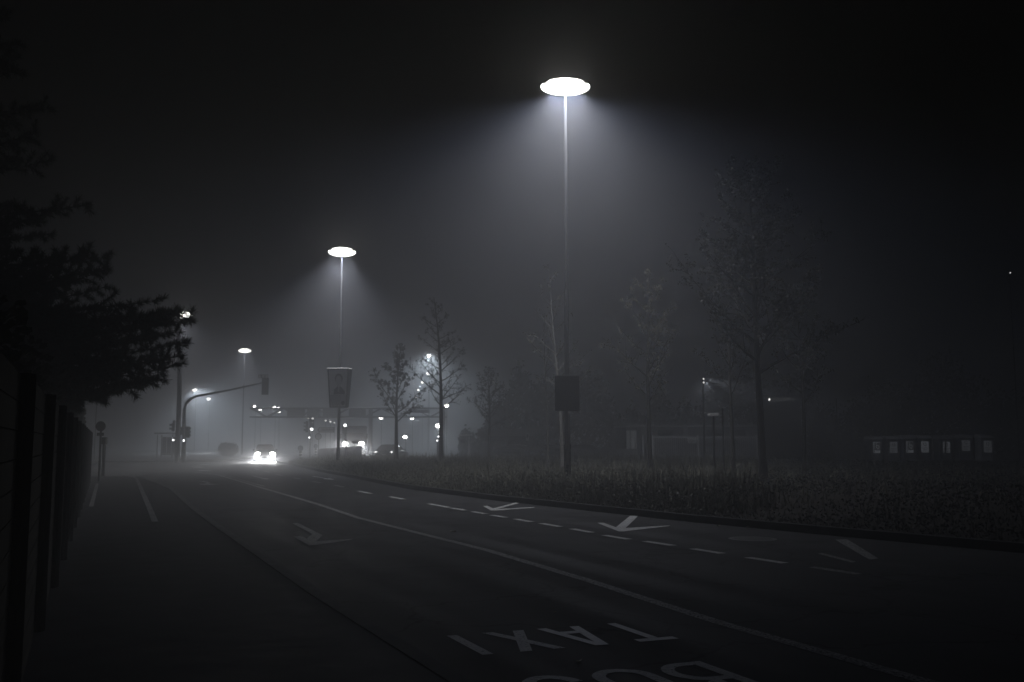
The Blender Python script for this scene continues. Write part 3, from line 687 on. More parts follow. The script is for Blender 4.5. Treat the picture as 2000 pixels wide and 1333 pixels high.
HG = thing('hedge', 'tall black hedge rising behind the slatted fence', 'hedge', (-.9, 1, 0))
r = random.Random(9); V = []
for _ in range(26000):
    Y = 1.0 + 36 * r.random() ** .8; x = leftline(Y) - .35 - 1.6 * r.random() ** 1.4; z = 2.75 * r.random() ** .7 + .2 * math.sin(Y * 1.7) - .1
    c = Vector((x + .9, Y - 1, z)); s = r.uniform(.05, .1); a = Vector((r.gauss(0, 1), r.gauss(0, 1), r.gauss(0, 1))).normalized() * s; bq = a.orthogonal() * .5
    V += [c, c + a * .5 + bq, c + a, c + a * .5 - bq]
V = np.array([tuple(v) for v in V]); i = np.arange(len(V) // 4) * 4
fastmesh('foliage', V, np.stack([i, i + 1, i + 2, i + 3], 1), NEEDLE, HG)
for k in range(24):
    Y = 1.5 + k * 1.5; x = leftline(Y) - 1.0
    MB().tube([(x + .9, Y - 1, 0), (x + .95 + r.gauss(0, .1), Y - 1 + r.gauss(0, .1), 1.3), (x + .9 + r.gauss(0, .2), Y - 1, 2.4)], [.035, .025, .01], 5).build('stem', BARK, HG)

def pine():
    r = random.Random(21); bx, by = -11.6, 17.6
    root = thing('pine_tree', 'big black pine reaching over the footpath at the upper left', 'tree', (bx, by, 0)); B = Vector((bx, by, 0))
    tb = MB(); H = 12.5
    tb.tube([(0, 0, 0), (.1, 0, 4), (.05, .1, 8), (0, 0, H)], [.28, .22, .14, .03], 10)
    tufts = []
    def limb(z, tip, n=9, sec=16):
        a = Vector((0.05, 0, z)); tip = Vector(tip); mid = (a + tip) / 2 + Vector((0, 0, -.25 + r.gauss(0, .1)))
        pts = [a * (1 - t) ** 2 + mid * 2 * t * (1 - t) + tip * t * t for t in [i / n for i in range(n + 1)]]
        tb.tube(pts, [.045 * (1 - i / (n + .5)) ** 1.5 + .005 for i in range(n + 1)], 5)
        for k in range(int((tip - a).length * 9)):
            t = .4 + .6 * r.random(); i = min(n - 1, int(t * n)); tufts.append((pts[i].lerp(pts[i + 1], t * n - i), ((pts[i + 1] - pts[i]).normalized() + Vector((r.gauss(0, .5), r.gauss(0, .5), r.gauss(0, .5)))).normalized()))
        L = (tip - a).length
        for k in range(sec):
            t = .25 + .75 * (k + r.random()) / sec; i = min(n - 1, int(t * n)); p = pts[i].lerp(pts[i + 1], t * n - i)
            d = (pts[i + 1] - pts[i]).normalized()
            sd = Vector((r.gauss(0, 1), r.gauss(0, 1), r.gauss(.15, .5))); sd = (sd - d * sd.dot(d)).normalized()
            l2 = (.22 + .2 * L * (1 - t) * .6) * r.uniform(.6, 1.2)
            e = p + (d * .7 + sd * .9).normalized() * l2
            tb.tube([p, (p + e) / 2 + Vector((0, 0, .03)), e], [.014, .01, .006], 3, False)
            m = max(3, int(l2 / .075))
            for j in range(m): tufts.append((p.lerp(e, (j + 1) / m), (e - p).normalized()))
        tufts.append((tip, (tip - pts[-2]).normalized()))
        tufts.append((pts[-2].lerp(tip, .5), (tip - pts[-2]).normalized()))
    for px, py, Y, z in ((372, 627, 16.5, 3.3), (355, 612, 16.3, 3.5), (343, 606, 16.8, 3.6), (330, 612, 16.4, 3.8), (365, 668, 16.6, 2.9), (350, 650, 16.9, 3.0), (352, 696, 16.4, 2.7), (342, 716, 16.6, 2.5), (325, 700, 17, 2.6), (318, 735, 16.4, 2.4), (300, 742, 16.7, 2.3), (275, 752, 16.4, 2.2), (255, 758, 17, 2.1), (225, 766, 16.5, 2.1), (207, 772, 16.7, 2.0), (300, 700, 17, 2.7), (270, 715, 16.5, 2.5), (310, 655, 16.8, 3.0), (320, 628, 16.5, 3.2), (270, 660, 16.9, 3.0), (230, 730, 16.8, 2.4), (240, 690, 16.6, 2.7), (300, 590, 16.7, 3.8), (200, 740, 16.8, 2.3)):
        limb(z, at(px, py, Y) - B)
    for k in range(80):
        z = r.uniform(2.3, 4.6); az = r.uniform(-1.3, 1.3); L = r.uniform(2.6, 4.9)
        limb(z - .2, (math.cos(az) * L * (1 if z < 3.6 else .85), math.sin(az) * L * .6 - .3, z + r.uniform(-.2, .5)), 7, 26)
    for k in range(120):
        z = 2.6 + 9.3 * k / 120; az = k * 2.4; L = 4.6 * (1 - (z - 2.4) / 11.2) ** .8 * r.uniform(.75, 1.05)
        if math.cos(az) > .2: L = min(L, 4.0)
        limb(z, (math.cos(az) * L, math.sin(az) * L, z + .25 * L * r.uniform(.4, 1.2)), 7, 18)
    tb.build('trunk', BARK, root)
    V = []
    for c, d in tufts:
        for k in range(38):
            a = (d * .75 + Vector((r.gauss(0, .5), r.gauss(0, .5), r.gauss(.05, .5)))).normalized() * r.uniform(.05, .15)
            bq = a.orthogonal().normalized() * .005
            V += [c - bq, c + bq, c + a + bq * .4, c + a - bq * .4]
    V = np.array([tuple(v) for v in V]); i = np.arange(len(V) // 4) * 4
    fastmesh('crown', V, np.stack([i, i + 1, i + 2, i + 3], 1), NEEDLE, root)
pine()
# round sign and slim post by the end of the fence
q = gp(193, 940, .1); root = thing('road_sign', 'round sign on a dark pole at the end of the left fence', 'road sign', (q.x, q.y, .1))
zt = at(193, 833, q.y).z - .1
MB().tube([(0, 0, 0), (0, 0, zt + .1)], .045, 8).build('pole', DKST, root); MB().disc((0, -.055, zt), .2, .015, 24).build('sign_disc', mat('dark_sign', (.03, .03, .035), .5), root)
MB().box((-.0, -.05, zt - .32), (.28, .012, .12)).build('plate', MATS['dark_sign'], root)
q = gp(201, 930, .1); root = thing('push_button_post', 'low slim post with a small box on top, right of the round sign', 'post', (q.x, q.y, .1))
zt = at(201, 857, q.y).z - .1
MB().tube([(0, 0, 0), (0, 0, zt)], .08, 8).build('post', DKST, root); MB().bbox((0, -.02, zt - .1), (.22, .22, .32), .02).build('button_box', BLACK, root)

# ------------------------------------------------------------------ traffic signals
def head(parent, c, yaw=0.0, n=3, lit=(), w=.30, pitch=.32, board=False, lensr=.1):
    """signal head whose lenses look along -Y turned by yaw"""
    M = Matrix.Translation(Vector(c)) @ Matrix.Rotation(yaw, 4, 'Z')
    hs = MB().bbox((0, 0, 0), (w, .24, pitch * n + .06), .02).build('signal_head', BLACK, parent); hs.matrix_local = M
    if board:
        bd = MB().bbox((0, .02, 0), (w + .22, .02, pitch * n + .3), .008).build('backboard', BLACK, hs)
    for k in range(n):
        z = (n - 1) / 2 * pitch - k * pitch
        MB().ball((0, -.115, z), lensr, 12, 6, (1, .35, 1)).build('lens', SIGL if k in lit else SIGD, hs, True)
        mb = MB(); N = 9
        for i in range(N):
            a0, a1 = R(-20) + R(220) * i / N, R(-20) + R(220) * (i + 1) / N; ro = lensr + .02
            p = [(ro * math.cos(a), y, z + ro * math.sin(a)) for a in (a0, a1) for y in (-.12, -.30)]
            o = [((ro + .008) * math.cos(a), y, z + (ro + .008) * math.sin(a)) for a in (a0, a1) for y in (-.12, -.30)]
            mb.add(p + o, [(0, 1, 3, 2), (4, 6, 7, 5), (1, 5, 7, 3), (0, 2, 6, 4)])
        mb.build('visor', BLACK, hs)
    return hs
# mast with a long arm over the road
Y = 82; q = at(358, 903, Y); mast = thing('signal_mast', 'traffic signal mast with a long curved arm over the road', 'traffic signal', (q.x, q.y, 0))
def rel(px, py, Y): return at(px, py, Y) - Vector((q.x, q.y, 0))
pts = [(0, 0, 0), (0, 0, 2), tuple(rel(359.5, 800, Y)), tuple(rel(363, 789, Y)), tuple(rel(371, 780, Y)), tuple(rel(384, 774, Y)), tuple(rel(440, 764, Y)), tuple(rel(513, 748, Y))]
MB().tube(pts, [.2, .17, .13, .12, .11, .1, .085, .06], 10).build('mast_arm', STEEL, mast, True)
e = rel(518, 755, Y); head(mast, e, R(180), 3, (), .36, .37, True)
bx = MB().bbox(rel(514, 735.5, Y), (.85, .03, .3), .01).build('arm_plate', GREYB, mast)
for k in range(3): MB().bbox(rel(507.5 + k * 6.8, 735.5, Y) + Vector((0, -.025, 0)), (.2, .012, .2), .004).build('plate_symbol', WHITE, bx)
head(mast, rel(366, 844.5, Y) + Vector((0, -.05, 0)), R(150), 3, (), .38, .29)
head(mast, rel(354.5, 842, Y) + Vector((0, .05, 0)), R(-80), 2, (), .26, .3)
head(mast, rel(361, 861, Y) + Vector((0, -.32, 0)), R(25), 1, (0,), .26, .26, False, .085)
# tall plain mast beside it
q = at(345, 903, Y - 2); tallp = thing('wire_mast', 'tall plain mast rising into the pine, left of the signal mast', 'mast', (q.x, q.y, 0))
MB().tube([(0, 0, 0), (0, 0, 6), tuple(at(348, 596, Y - 2) - Vector((q.x, q.y, 0)))], [.2, .16, .11], 10).build('pole', STEEL, tallp, True)
def rel(px, py, Y): return at(px, py, Y) - Vector((q.x, q.y, 0))
head(tallp, rel(338.5, 835, Y - 2), R(-75), 2, (), .28, .3)
MB().ball(rel(340, 824, Y - 2), .13, 10, 6).build('camera_dome', BLACK, tallp, True)
head(tallp, rel(339, 860, Y - 2) + Vector((0, -.1, 0)), R(20), 1, (0,), .26, .26, False, .085)
# signal on its own post at the island
Y = 95; q = at(605, 897, Y); sp = thing('post_signal', 'post with two traffic signal heads and a lit lamp at the island', 'traffic signal', (q.x, q.y, 0))
MB().tube([(0, 0, 0), (0, 0, rel(605, 822, Y).z)], [.09, .075], 8).build('post', DKST, sp)
def rel(px, py, Y): return at(px, py, Y) - Vector((q.x, q.y, 0))
MB().tube([rel(606, 824, Y), rel(606, 817, Y)], .1, 8).build('post_cap', BLACK, sp)
head(sp, rel(599.5, 834, Y), R(-80), 3, (), .3, .34); head(sp, rel(609.5, 832, Y) + Vector((0, -.12, 0)), R(12), 3, (2,), .44, .34, False, .15)
head(sp, rel(605.3, 855, Y) + Vector((0, -.15, 0)), 0, 1, (0,), .24, .24, False, .09)
# signal right of the poster lamp
Y = 88; q = at(675, 895, Y); sp = thing('post_signal', 'signal with its top lamp lit, peeking out beside the poster lamp pole', 'traffic signal', (q.x, q.y, 0))
MB().tube([(0, 0, 0), (0, 0, at(675, 848, Y).z)], .07, 8).build('post', DKST, sp)
head(sp, at(674.3, 838, Y) - Vector((q.x, q.y, 0)), 0, 3, (0,), .36, .31, False, .15)
MB().bbox(at(674.5, 856, Y) - Vector((q.x, q.y, 0)) + Vector((0, -.1, 0)), (.18, .1, .34), .02).build('button_box', GREYB, sp)
# two low pedestrian lights by the tall thin tree
for px, py, lab in ((856, 853, 'small lit pedestrian light left of the tall thin tree, upper one'), (854, 861, 'small lit pedestrian light just below another, left of the tall thin tree')):
    Y = 92; q = at(px, py, Y); root = thing('pedestrian_signal', lab, 'signal', (q.x, q.y + (.4 if py < 855 else 0), 0))
    MB().tube([(0, .15, 0), (0, .15, q.z + .25)], .05, 6).build('post', DKST, root); head(root, (0, 0, q.z), 0, 1, (0,), .24, .28, False, .085)

# islands, beacon posts and road signs
def beacon(px, gy, dpy, Y, lab):
    q = at(px, gy, Y); zc = at(px, dpy, Y).z; root = thing('island_post', lab, 'bollard', (q.x, q.y, 0), 0, 'striped island posts')
    n = 7; hh = zc - .25
    for k in range(n): MB().tube([(0, 0, hh * k / n), (0, 0, hh * (k + 1) / n)], .12, 10).build('band', BLACK if k % 2 == 0 else WHITE, root)
    MB().disc((0, -.13, zc), .24, .03, 24).build('sign_disc', mat('sign_blue', (.05, .07, .12), .5), root)
    MB().tube([(0, 0, hh), (0, 0, zc + .15)], .04, 8).build('post', DKST, root)
    return root
beacon(587, 902, 876, 84, 'nearer striped island post with a round dark disc on top')
beacon(617, 890, 872, 105, 'farther striped island post with a slashed round disc, under the arrow sign')
Y = 92; q = at(622, 893, Y); sg = thing('direction_sign', 'long arrow shaped direction sign pointing left over a round sign', 'road sign', (q.x, q.y, 0))
def rel(px, py, Y): return at(px, py, Y) - Vector((q.x, q.y, 0))
for px in (622,): MB().tube([(0, 0, 0), (0, 0, rel(px, 835, Y).z)], .05, 8).build('post', DKST, sg)
def arrowboard(sc, y, m, nm, par):
    P = [rel(620 + 2 * (1 - sc), 840, Y), rel(624, 835 + 2 * (1 - sc), Y), rel(653.5 - 1 * (1 - sc), 834.5 + 2 * (1 - sc), Y), rel(653.5 - 1 * (1 - sc), 845.3 - 2 * (1 - sc), Y), rel(624, 845 - 2 * (1 - sc), Y)]
    c = sum(P, Vector()) / 5; P = [c + (p - c) * sc for p in P]
    return MB().extrude([p + Vector((0, y, 0)) for p in P], (0, -.02, 0)).build(nm, m, par)
bd = arrowboard(1.0, -.06, mat('sign_edge', (.03, .035, .05), .5), 'sign_board', sg)
arrowboard(.86, -.085, mat('sign_face', (.3, .31, .33), .5), 'sign_face', bd)
MB().bbox(rel(640, 840, Y) + Vector((0, -.115, 0)), (1.1, .008, .14), .002).build('lettering', MATS['sign_edge'], bd)
MB().disc(rel(622, 853, Y) + Vector((0, -.07, 0)), .32, .02, 28).build('sign_disc', MATS['sign_edge'], sg)
MB().disc(rel(622, 853, Y) + Vector((0, -.085, 0)), .24, .02, 28).build('disc_face', MATS['sign_face'], sg)
Y = 80; q = at(693, 895, Y); sg = thing('direction_sign', 'small dark arrow board on a thin post, against the glare', 'road sign', (q.x, q.y, 0))
zc = at(693, 864, Y).z
MB().tube([(0, .03, 0), (0, .03, zc + .1)], .025, 6).build('post', DKST, sg)
MB().extrude([(-.32, 0, zc), (-.2, 0, zc + .11), (.28, 0, zc + .13), (.28, 0, zc - .13), (-.2, 0, zc - .11)], (0, -.02, 0)).build('sign_board', BLACK, sg)
MB().disc((.02, -.01, zc + .13), .07, .02, 14).build('emblem', BLACK, sg)
Y = 70; q = at(916, 890, Y); sg = thing('notice_post', 'pale tapered post with a narrow pale board on top, by the dim tree', 'sign post', (q.x, q.y, .3))
zc = at(909, 850.5, Y).z - .3; 
MB().add([(-.11, -.05, .15), (.12, -.05, .15), (.12, .05, .15), (-.11, .05, .15), (-.05, -.04, zc - .1), (.05, -.04, zc - .1), (.05, .04, zc - .1), (-.05, .04, zc - .1)], [(3, 2, 1, 0), (4, 5, 6, 7), (0, 1, 5, 4), (1, 2, 6, 5), (2, 3, 7, 6), (3, 0, 4, 7)]).build('post', WHITE, sg)
MB().bbox((-.27, -.06, zc), (1.0, .03, .13), .01, R(-4)).build('board', WHITE, sg)
MB().bbox((-.45, -.08, zc - .42), (.36, .02, .22), .01).build('plate', GREYB, sg)

# low concrete wall and hedge bits at the island
q0 = at(618, 895, 89); q1 = at(708, 890, 90)
mb = MB().extrude([(0, 0, 0), (q1.x - q0.x, 0, 0), (q1.x - q0.x, 0, 1.36), (0.25, 0, 1.1), (0, 0, .95)], (0, .4, 0)); o = mb.build('low_wall', mat('dark_concrete', (.12, .12, .12), .9, var=.2, scale=2)); o.location = (q0.x, 89.5, 0)
tag(o, 'low dark wall on the island behind the poster lamp pole', 'wall')

def bush(name, label, c, rx, ry, rz, n, seed, m=NEEDLE, s=.12):
    r = random.Random(seed); root = thing(name, label, 'bush', c); V = []
    lob = [(r.uniform(-.5, .5), r.uniform(-.3, .3), r.uniform(.25, .62), r.uniform(.38, .6)) for _ in range(8)]
    for _ in range(n):
        l = r.choice(lob); d = Vector((r.gauss(0, 1), r.gauss(0, 1), r.gauss(0, 1))).normalized() * l[3] * r.random() ** .35
        p = Vector(((l[0] + d.x) * rx, (l[1] + d.y) * ry, max(.02, (l[2] + d.z * .8)) * rz))
        a = Vector((r.gauss(0, 1), r.gauss(0, 1), r.gauss(0, 1))).normalized() * s * r.uniform(.6, 1.3); b = a.orthogonal() * .55
        V += [p, p + a * .5 + b, p + a, p + a * .5 - b]
    V = np.array([tuple(v) for v in V]); i = np.arange(len(V) // 4) * 4
    fastmesh('foliage', V, np.stack([i, i + 1, i + 2, i + 3], 1), m, root)
    mb = MB()
    for k in range(7): mb.tube([(0, 0, 0), (r.uniform(-.3, .3) * rx, r.uniform(-.3, .3) * ry, rz * .6)], [.05, .015], 5)
    mb.build('stem', BARK, root)
q = at(445, 890, 112); bush('round_bush', 'dark round bush beyond the crossing, below the distant T lamp', (q.x, q.y, .12), 1.45, 1.2, 1.55, 6000, 3)

# ------------------------------------------------------------------ bus shelter
Y = 98; q = at(325, 897, Y); bs = thing('bus_shelter', 'small glazed shelter with one thin bright roof edge, left of the masts', 'shelter', (q.x, q.y, .12))
for x in (-.75, .75):
    for y in (-.6, .6): MB().box((x, y, 1.15), (.08, .08, 2.3)).build('post', DKST, bs)
MB().bbox((-.1, 0, 2.45), (1.9, 1.5, .16), .03).build('roof', DKST, bs)
MB().box((-.15, -.765, 2.62), (1.0, .03, .07)).build('light_strip', mat('strip_light', (.7, .7, .7), .5, emit=(.9, .95, 1), estr=.28, sampled=False), bs)
for k in range(3): MB().box((-.47 + k * .47, .6, 1.2), (.42, .02, 1.8)).build('glass_pane', mat('shelter_glass', (.09, .1, .11), .15), bs)
MB().bbox((0, .35, .45), (1.2, .35, .06), .02).build('bench', GREYB, bs)

# ------------------------------------------------------------------ sign gantry across the far road
Y = 118; gl = at(490, 806, Y); gr = at(872, 806, Y); GA = thing('sign_gantry', 'long lattice gantry with sign boards spanning the far road', 'gantry', (gl.x, Y, 0))
Lg = gr.x - gl.x; zt = at(500, 798, Y).z; zb = at(500, 815, Y).z
for nm, z in (('top_chord', zt), ('bottom_chord', zb)):
    for y in (-.5, .5): MB().tube([(0, y, z), (Lg, y, z)], .09, 6).build(nm, DKST, GA)
mb = MB(); n = 12
for y in (-.5, .5):
    for k in range(n):
        x0, x1 = Lg * k / n, Lg * (k + 1) / n
        mb.tube([(x0, y, zt if k % 2 == 0 else zb), (x1, y, zb if k % 2 == 0 else zt)], .06, 5)
mb.build('lattice', DKST, GA)
for px in (724, 866): MB().tube([(at(px, 806, Y).x - gl.x, 0, 0), (at(px, 806, Y).x - gl.x, 0, zt)], .25, 10).build('leg', DKST, GA)
for x0, x1, y0, y1, m in ((563, 598, 797.5, 817, DKST), (602, 626, 798, 815, DKST), (632, 665, 797, 816.5, DKST), (683, 716, 799, 815, DKST), (801, 840, 801, 807, GREYB)):
    a = at(x0, y1, Y); c = at(x1, y0, Y)
    bd = MB().bbox(((a.x + c.x) / 2 - gl.x, -.65, (a.z + c.z) / 2), (c.x - a.x, .06, c.z - a.z), .02).build('sign_board', m, GA)
    if m is DKST:
        for k in range(4): MB().bbox(((a.x * .55 + c.x * .45) - gl.x, -.70, a.z + (c.z - a.z) * (.25 + .17 * k)), ((c.x - a.x) * (.7 - .1 * (k % 2)), .015, .06), .003).build('lettering', GREYB, bd)

# ------------------------------------------------------------------ vehicles
def loft(mb, secs, cap=True):
    """secs: (y, [ (x,z)... right half from bottom to top ]) mirrored to a closed ring"""
    rings = []
    for y, half in secs:
        rings.append([(x, y, z) for x, z in half] + [(-x, y, z) for x, z in half[::-1]])
    n = len(rings[0]); V = [v for r_ in rings for v in r_]; Fc = []
    for i in range(len(rings) - 1):
        for k in range(n): Fc.append((i * n + k, i * n + (k + 1) % n, (i + 1) * n + (k + 1) % n, (i + 1) * n + k))
    if cap: Fc.append(tuple(range(n))); Fc.append(tuple(range((len(rings) - 1) * n, len(rings) * n)))
    return mb.add(V, Fc)
def car(label, loc, rz, paint, front=None, rear=None, Lh=1.0, group=None, name='car'):
    """faces -Y"""
    root = thing(name, label, 'car', loc, rz, group)
    def half(w, z0, z1, z2, tw): return [(w * .93, z0), (w, z0 + .15), (w, z1), (w * .97, z2 - .04), (tw, z2)]
    secs = [(-2.12, half(.70, .34, .5, .62, .55)), (-2.05, half(.82, .25, .55, .72, .68)), (-1.6, half(.88, .2, .62, .86, .76)), (-.95, half(.89, .2, .68, .98, .8)), (0, half(.89, .2, .7, .98, .82)), (1.2, half(.89, .2, .72, 1.0, .82)), (1.85, half(.87, .22, .74, 1.02, .78)), (2.08, half(.8, .3, .7, .98, .7)), (2.14, half(.72, .38, .66, .9, .6))]
    loft(MB(), secs).build('body', paint, root, True)
    gl = [(-1.0, [(.78, .95), (.77, .97), (.76, .985)]), (-.35, [(.80, .96), (.68, 1.36), (.62, 1.41)]), (.3, [(.80, .97), (.67, 1.42), (.6, 1.47)]), (1.1, [(.80, .98), (.66, 1.39), (.58, 1.44)]), (1.6, [(.77, .99), (.64, 1.25), (.56, 1.30)]), (1.95, [(.72, .99), (.70, 1.01), (.66, 1.02)])]
    loft(MB(), gl).build('window', GLASS, root, True)
    rf = [(-.4, [(.635, 1.375), (.60, 1.425)]), (.3, [(.625, 1.45), (.57, 1.488)]), (1.12, [(.61, 1.42), (.55, 1.458)]), (1.5, [(.60, 1.31), (.54, 1.345)])]
    loft(MB(), rf).build('roof', paint, root, True)
    for sx in (-1, 1):
        for y in (-1.32, 1.32):
            w = MB().tube([(sx * .72, y, .32), (sx * .9, y, .32)], .32, 18).build('wheel', TYRE, root); MB().tube([(sx * .89, y, .32), (sx * .915, y, .32)], .2, 12).build('rim', RIM, w)
        MB().ball((sx * .62, -2.0, .62), .25, 14, 8, (1.1, .6, .85)).build('headlight', front or SIGD, root, True)
        MB().bbox((sx * .66, 2.09, .84), (.26, .1, .14), .03).build('tail_light', rear or SIGD, root)
        MB().ball((sx * .98, -.72, 1.0), .1, 8, 5, (1, .6, .7)).build('mirror', paint, root, True)
        MB().tube([(sx * .80, -.92, .985), (sx * .665, -.36, 1.37)], .025, 5).build('pillar', paint, root)
    MB().bbox((0, 2.135, .62), (.5, .02, .11), .004).build('number_plate', WHITE, root)
    MB().bbox((0, -2.135, .45), (1.1, .04, .16), .015).build('grille', BLACK, root)
    MB().bbox((0, 2.12, .36), (1.5, .06, .14), .02).build('bumper', BLACK, root)
    return root
def headlights(root_loc, rz, P, z=.62, dx=.62, dy=-2.2, soft=.09, down=-.5, glare=1000):
    for sx in (-1, 1):
        M = Matrix.Rotation(rz, 3, 'Z'); p = Vector(root_loc) + M @ Vector((sx * dx, dy, z))
        s = light('headlight_beam', 'SPOT', p, P, (.86, .91, 1), None, spot_size=R(60), spot_blend=.8, shadow_soft_size=soft); aim(s, M @ Vector((0, -1, down)))
        s = light('headlight_glare', 'SPOT', p + M @ Vector((0, -.12, 0)), glare, (1, .98, .95), None, shadow_soft_size=soft, spot_size=R(58), spot_blend=1); aim(s, M @ Vector((-.1, -1, -.36)))
q = at(530, 898, 88); car('car driving towards the viewer with both headlights glaring', (q.x - .6, q.y, 0), R(15), CARD, HEADL)
headlights((q.x - .6, q.y, 0), R(15), 4000, glare=11000)
q = at(759, 900, 84); car('dark car with two small white lights, half behind the leafy tree trunk', (q.x, q.y + 2, 0), R(168), CARD, None, TAILL, name='car')
# lorry in the glare behind the low wall
q = at(690, 893, 97); LO = thing('lorry', 'lorry with glaring headlights behind the small arrow board', 'lorry', (q.x, q.y, 0), R(8))
MB().bbox((0, .9, 1.75), (2.3, 1.8, 2.3), .12).build('cab', CARL, LO); MB().bbox((0, -.015, 2.2), (1.95, .06, .8), .02).build('windscreen', GLASS, LO)
MB().bbox((0, 5.2, 2.1), (2.45, 6.2, 2.5), .05).build('cargo_box', GREYB, LO); MB().bbox((0, -.03, .75), (2.3, .16, .4), .03).build('bumper', BLACK, LO)
for sx in (-1, 1):
    for y in (1.0, 6.5):
        w = MB().tube([(sx * .85, y, .5), (sx * 1.14, y, .5)], .5, 18).build('wheel', TYRE, LO); MB().tube([(sx * 1.13, y, .5), (sx * 1.16, y, .5)], .27, 12).build('rim', RIM, w)
    MB().ball((sx * .8, -.1, 1.55), .22, 14, 8, (1.1, .6, .9)).build('headlight', HEADL, LO, True)
    MB().bbox((sx * 1.28, .1, 2.3), (.2, .1, .5), .03).build('mirror', BLACK, LO)
headlights((q.x, q.y, 0), R(8), 3000, 1.6, .8, -.35, .1, -.5, glare=13000)
# parked cars behind the verge
q = at(1016, 890, 84); car('silver parked car in front of the pale house, behind the grass', (q.x, q.y, 0), R(72), CARL, group='cars parked behind the verge')
q = at(1085, 890, 86); car('silver parked car just behind the nearest lamp pole', (q.x, q.y, 0), R(80), CARL, group='cars parked behind the verge')
q = at(1150, 890, 88); car('dark parked car right of the nearest lamp pole', (q.x, q.y, 0), R(80), CARD, group='cars parked behind the verge')

# ------------------------------------------------------------------ buildings and yard on the right
Y = 92; a = at(938, 852, Y); c = at(1045, 841, Y)
HS = thing('low_building', 'low pale flat roofed building far behind the parked cars', 'building', (a.x, Y, 0))
L = c.x - a.x
MB().box((L / 2, 4, c.z / 2 - .15), (L, 8, c.z - .3)).build('wall', mat('render_wall', (.2, .2, .2), .9, var=.15, scale=1), HS)
MB().box((L / 2, 3.9, c.z - .35 + .16), (L + .5, 8.6, .7)).build('roof', mat('fascia', (.42, .42, .42), .8, var=.1, scale=1), HS)
for k in range(4):
    w = MB().box((L * (.14 + .23 * k), -.02, 1.35), (1.0, .05, .9)).build('window', GLASS, HS)
    MB().box((L * (.14 + .23 * k), -.03, .85), (1.14, .12, .06)).build('sill', CONC, HS)
Y = 90; q = at(1030, 890, Y); sg = thing('parking_sign', 'narrow white framed sign standing above the parked silver cars', 'road sign', (q.x, q.y, 0))
zt = at(1030, 847, Y).z; zb = at(1030, 861, Y).z
MB().tube([(0, .03, 0), (0, .03, zt)], .03, 6).build('post', DKST, sg)
fb = MB().bbox((0, -.01, (zt + zb) / 2), (.28, .03, zt - zb), .006).build('sign_board', WHITE, sg); MB().bbox((0, -.03, (zt + zb) / 2 + .1), (.17, .012, (zt - zb) * .5), .004).build('sign_face', BLACK, fb)
# flat roofed depot behind its fence
Y = 82; X0 = at(1222, 850, Y).x; X1 = at(1484, 850, Y).x; zr = at(1350, 832, Y).z
DP = thing('flat_roof_depot', 'long flat roofed shed behind the bar fence', 'building', (X0, Y, 0))
L = X1 - X0
MB().box((L / 2, 4, zr / 2 - .06), (L, 8, zr - .12)).build('wall', mat('dark_wall', (.12, .12, .125), .85, var=.2, scale=1.5), DP)
MB().box((L / 2, 3.8, zr), (L + .3, 8.5, .12)).build('roof', mat('roof_edge', (.4, .4, .41), .6), DP)
dr = MB().box((.48, -.03, zr / 2 - .15), (.84, .06, zr - .5)).build('door', WHITE, DP); MB().box((.36, -.07, zr / 2 - .15), (.05, .03, zr - .5)).build('door_frame', DKST, dr)
MB().box((at(1339, 843, Y).x - X0, -.03, zr - .42), (.36, .06, .7)).build('wall_panel', GREYB, DP)
for px in (1300, 1395, 1440): MB().box((at(px, 843, Y).x - X0, -.03, zr - .6), (1.3, .05, .5)).build('window', GLASS, DP)
Y = 78; BF = thing('bar_fence', 'tall metal bar fence in front of the flat roofed shed', 'fence', (0, Y, 0))
zt = at(1350, 853, Y).z; GREYM = mat('grey_rail', (.4, .4, .41), .5, .3)
for px in (1256, 1275, 1364, 1478): x = at(px, 880, Y).x; MB().box((x, 0, zt / 2 + .05), (.1, .1, zt + .1)).build('post', GREYM, BF)
for x0, x1 in ((1275, 1364), (1364, 1478)):
    a, b2 = at(x0, 880, Y).x + .06, at(x1, 880, Y).x - .06; mb = MB()
    for z in (.25, zt - .05): mb.box(((a + b2) / 2, 0, z), (b2 - a, .06, .08))
    n = int((b2 - a) / .16)
    for k in range(n): mb.tube([(a + (k + .5) * (b2 - a) / n, 0, .25), (a + (k + .5) * (b2 - a) / n, 0, zt - .05)], .02, 5, False)
    mb.build('bar_panel', GREYM, BF)
q = at(1352, 861, Y - .08); o = thing('fence_notice', 'small pale notice board fixed to the bar fence', 'sign', (q.x, q.y, q.z))
MB().bbox((0, 0, 0), (.68, .02, .42), .006).build('board', mat('pale_notice', (.5, .5, .5), .6), o)
for k in range(3): MB().box((0, -.014, .11 - k * .11), (.52, .006, .035)).build('text_line', BLACK, o)
o = MB().box((0, 0, .575), (at(1245, 880, 80).x - at(1095, 880, 80).x, .25, 1.15)).build('low_wall', CONC); o.location = ((at(1245, 880, 80).x + at(1095, 880, 80).x) / 2, 80, 0)
tag(o, 'low wall running left from the shed behind the grass', 'wall')
# two-post name plate in the grass
Y = 35; q = at(1403, 915, Y); sg = thing('name_plate', 'small pale plate on two dark posts in the grass under the trees', 'sign', (q.x, q.y, verge_h(q.x, q.y)))
z0 = verge_h(q.x, q.y); zc = at(1400, 810, Y).z - z0
for px in (1394, 1412): MB().tube([(at(px, 810, Y).x - q.x, .05, -.1), (at(px, 810, Y).x - q.x, .05, zc + (.06 if px < 1400 else .22))], .035, 8).build('post', BLACK, sg)
pl = MB().bbox((-.06, -.02, zc), (.4, .02, .11), .006).build('plate', WHITE, sg); pl.rotation_euler.y = R(-2)
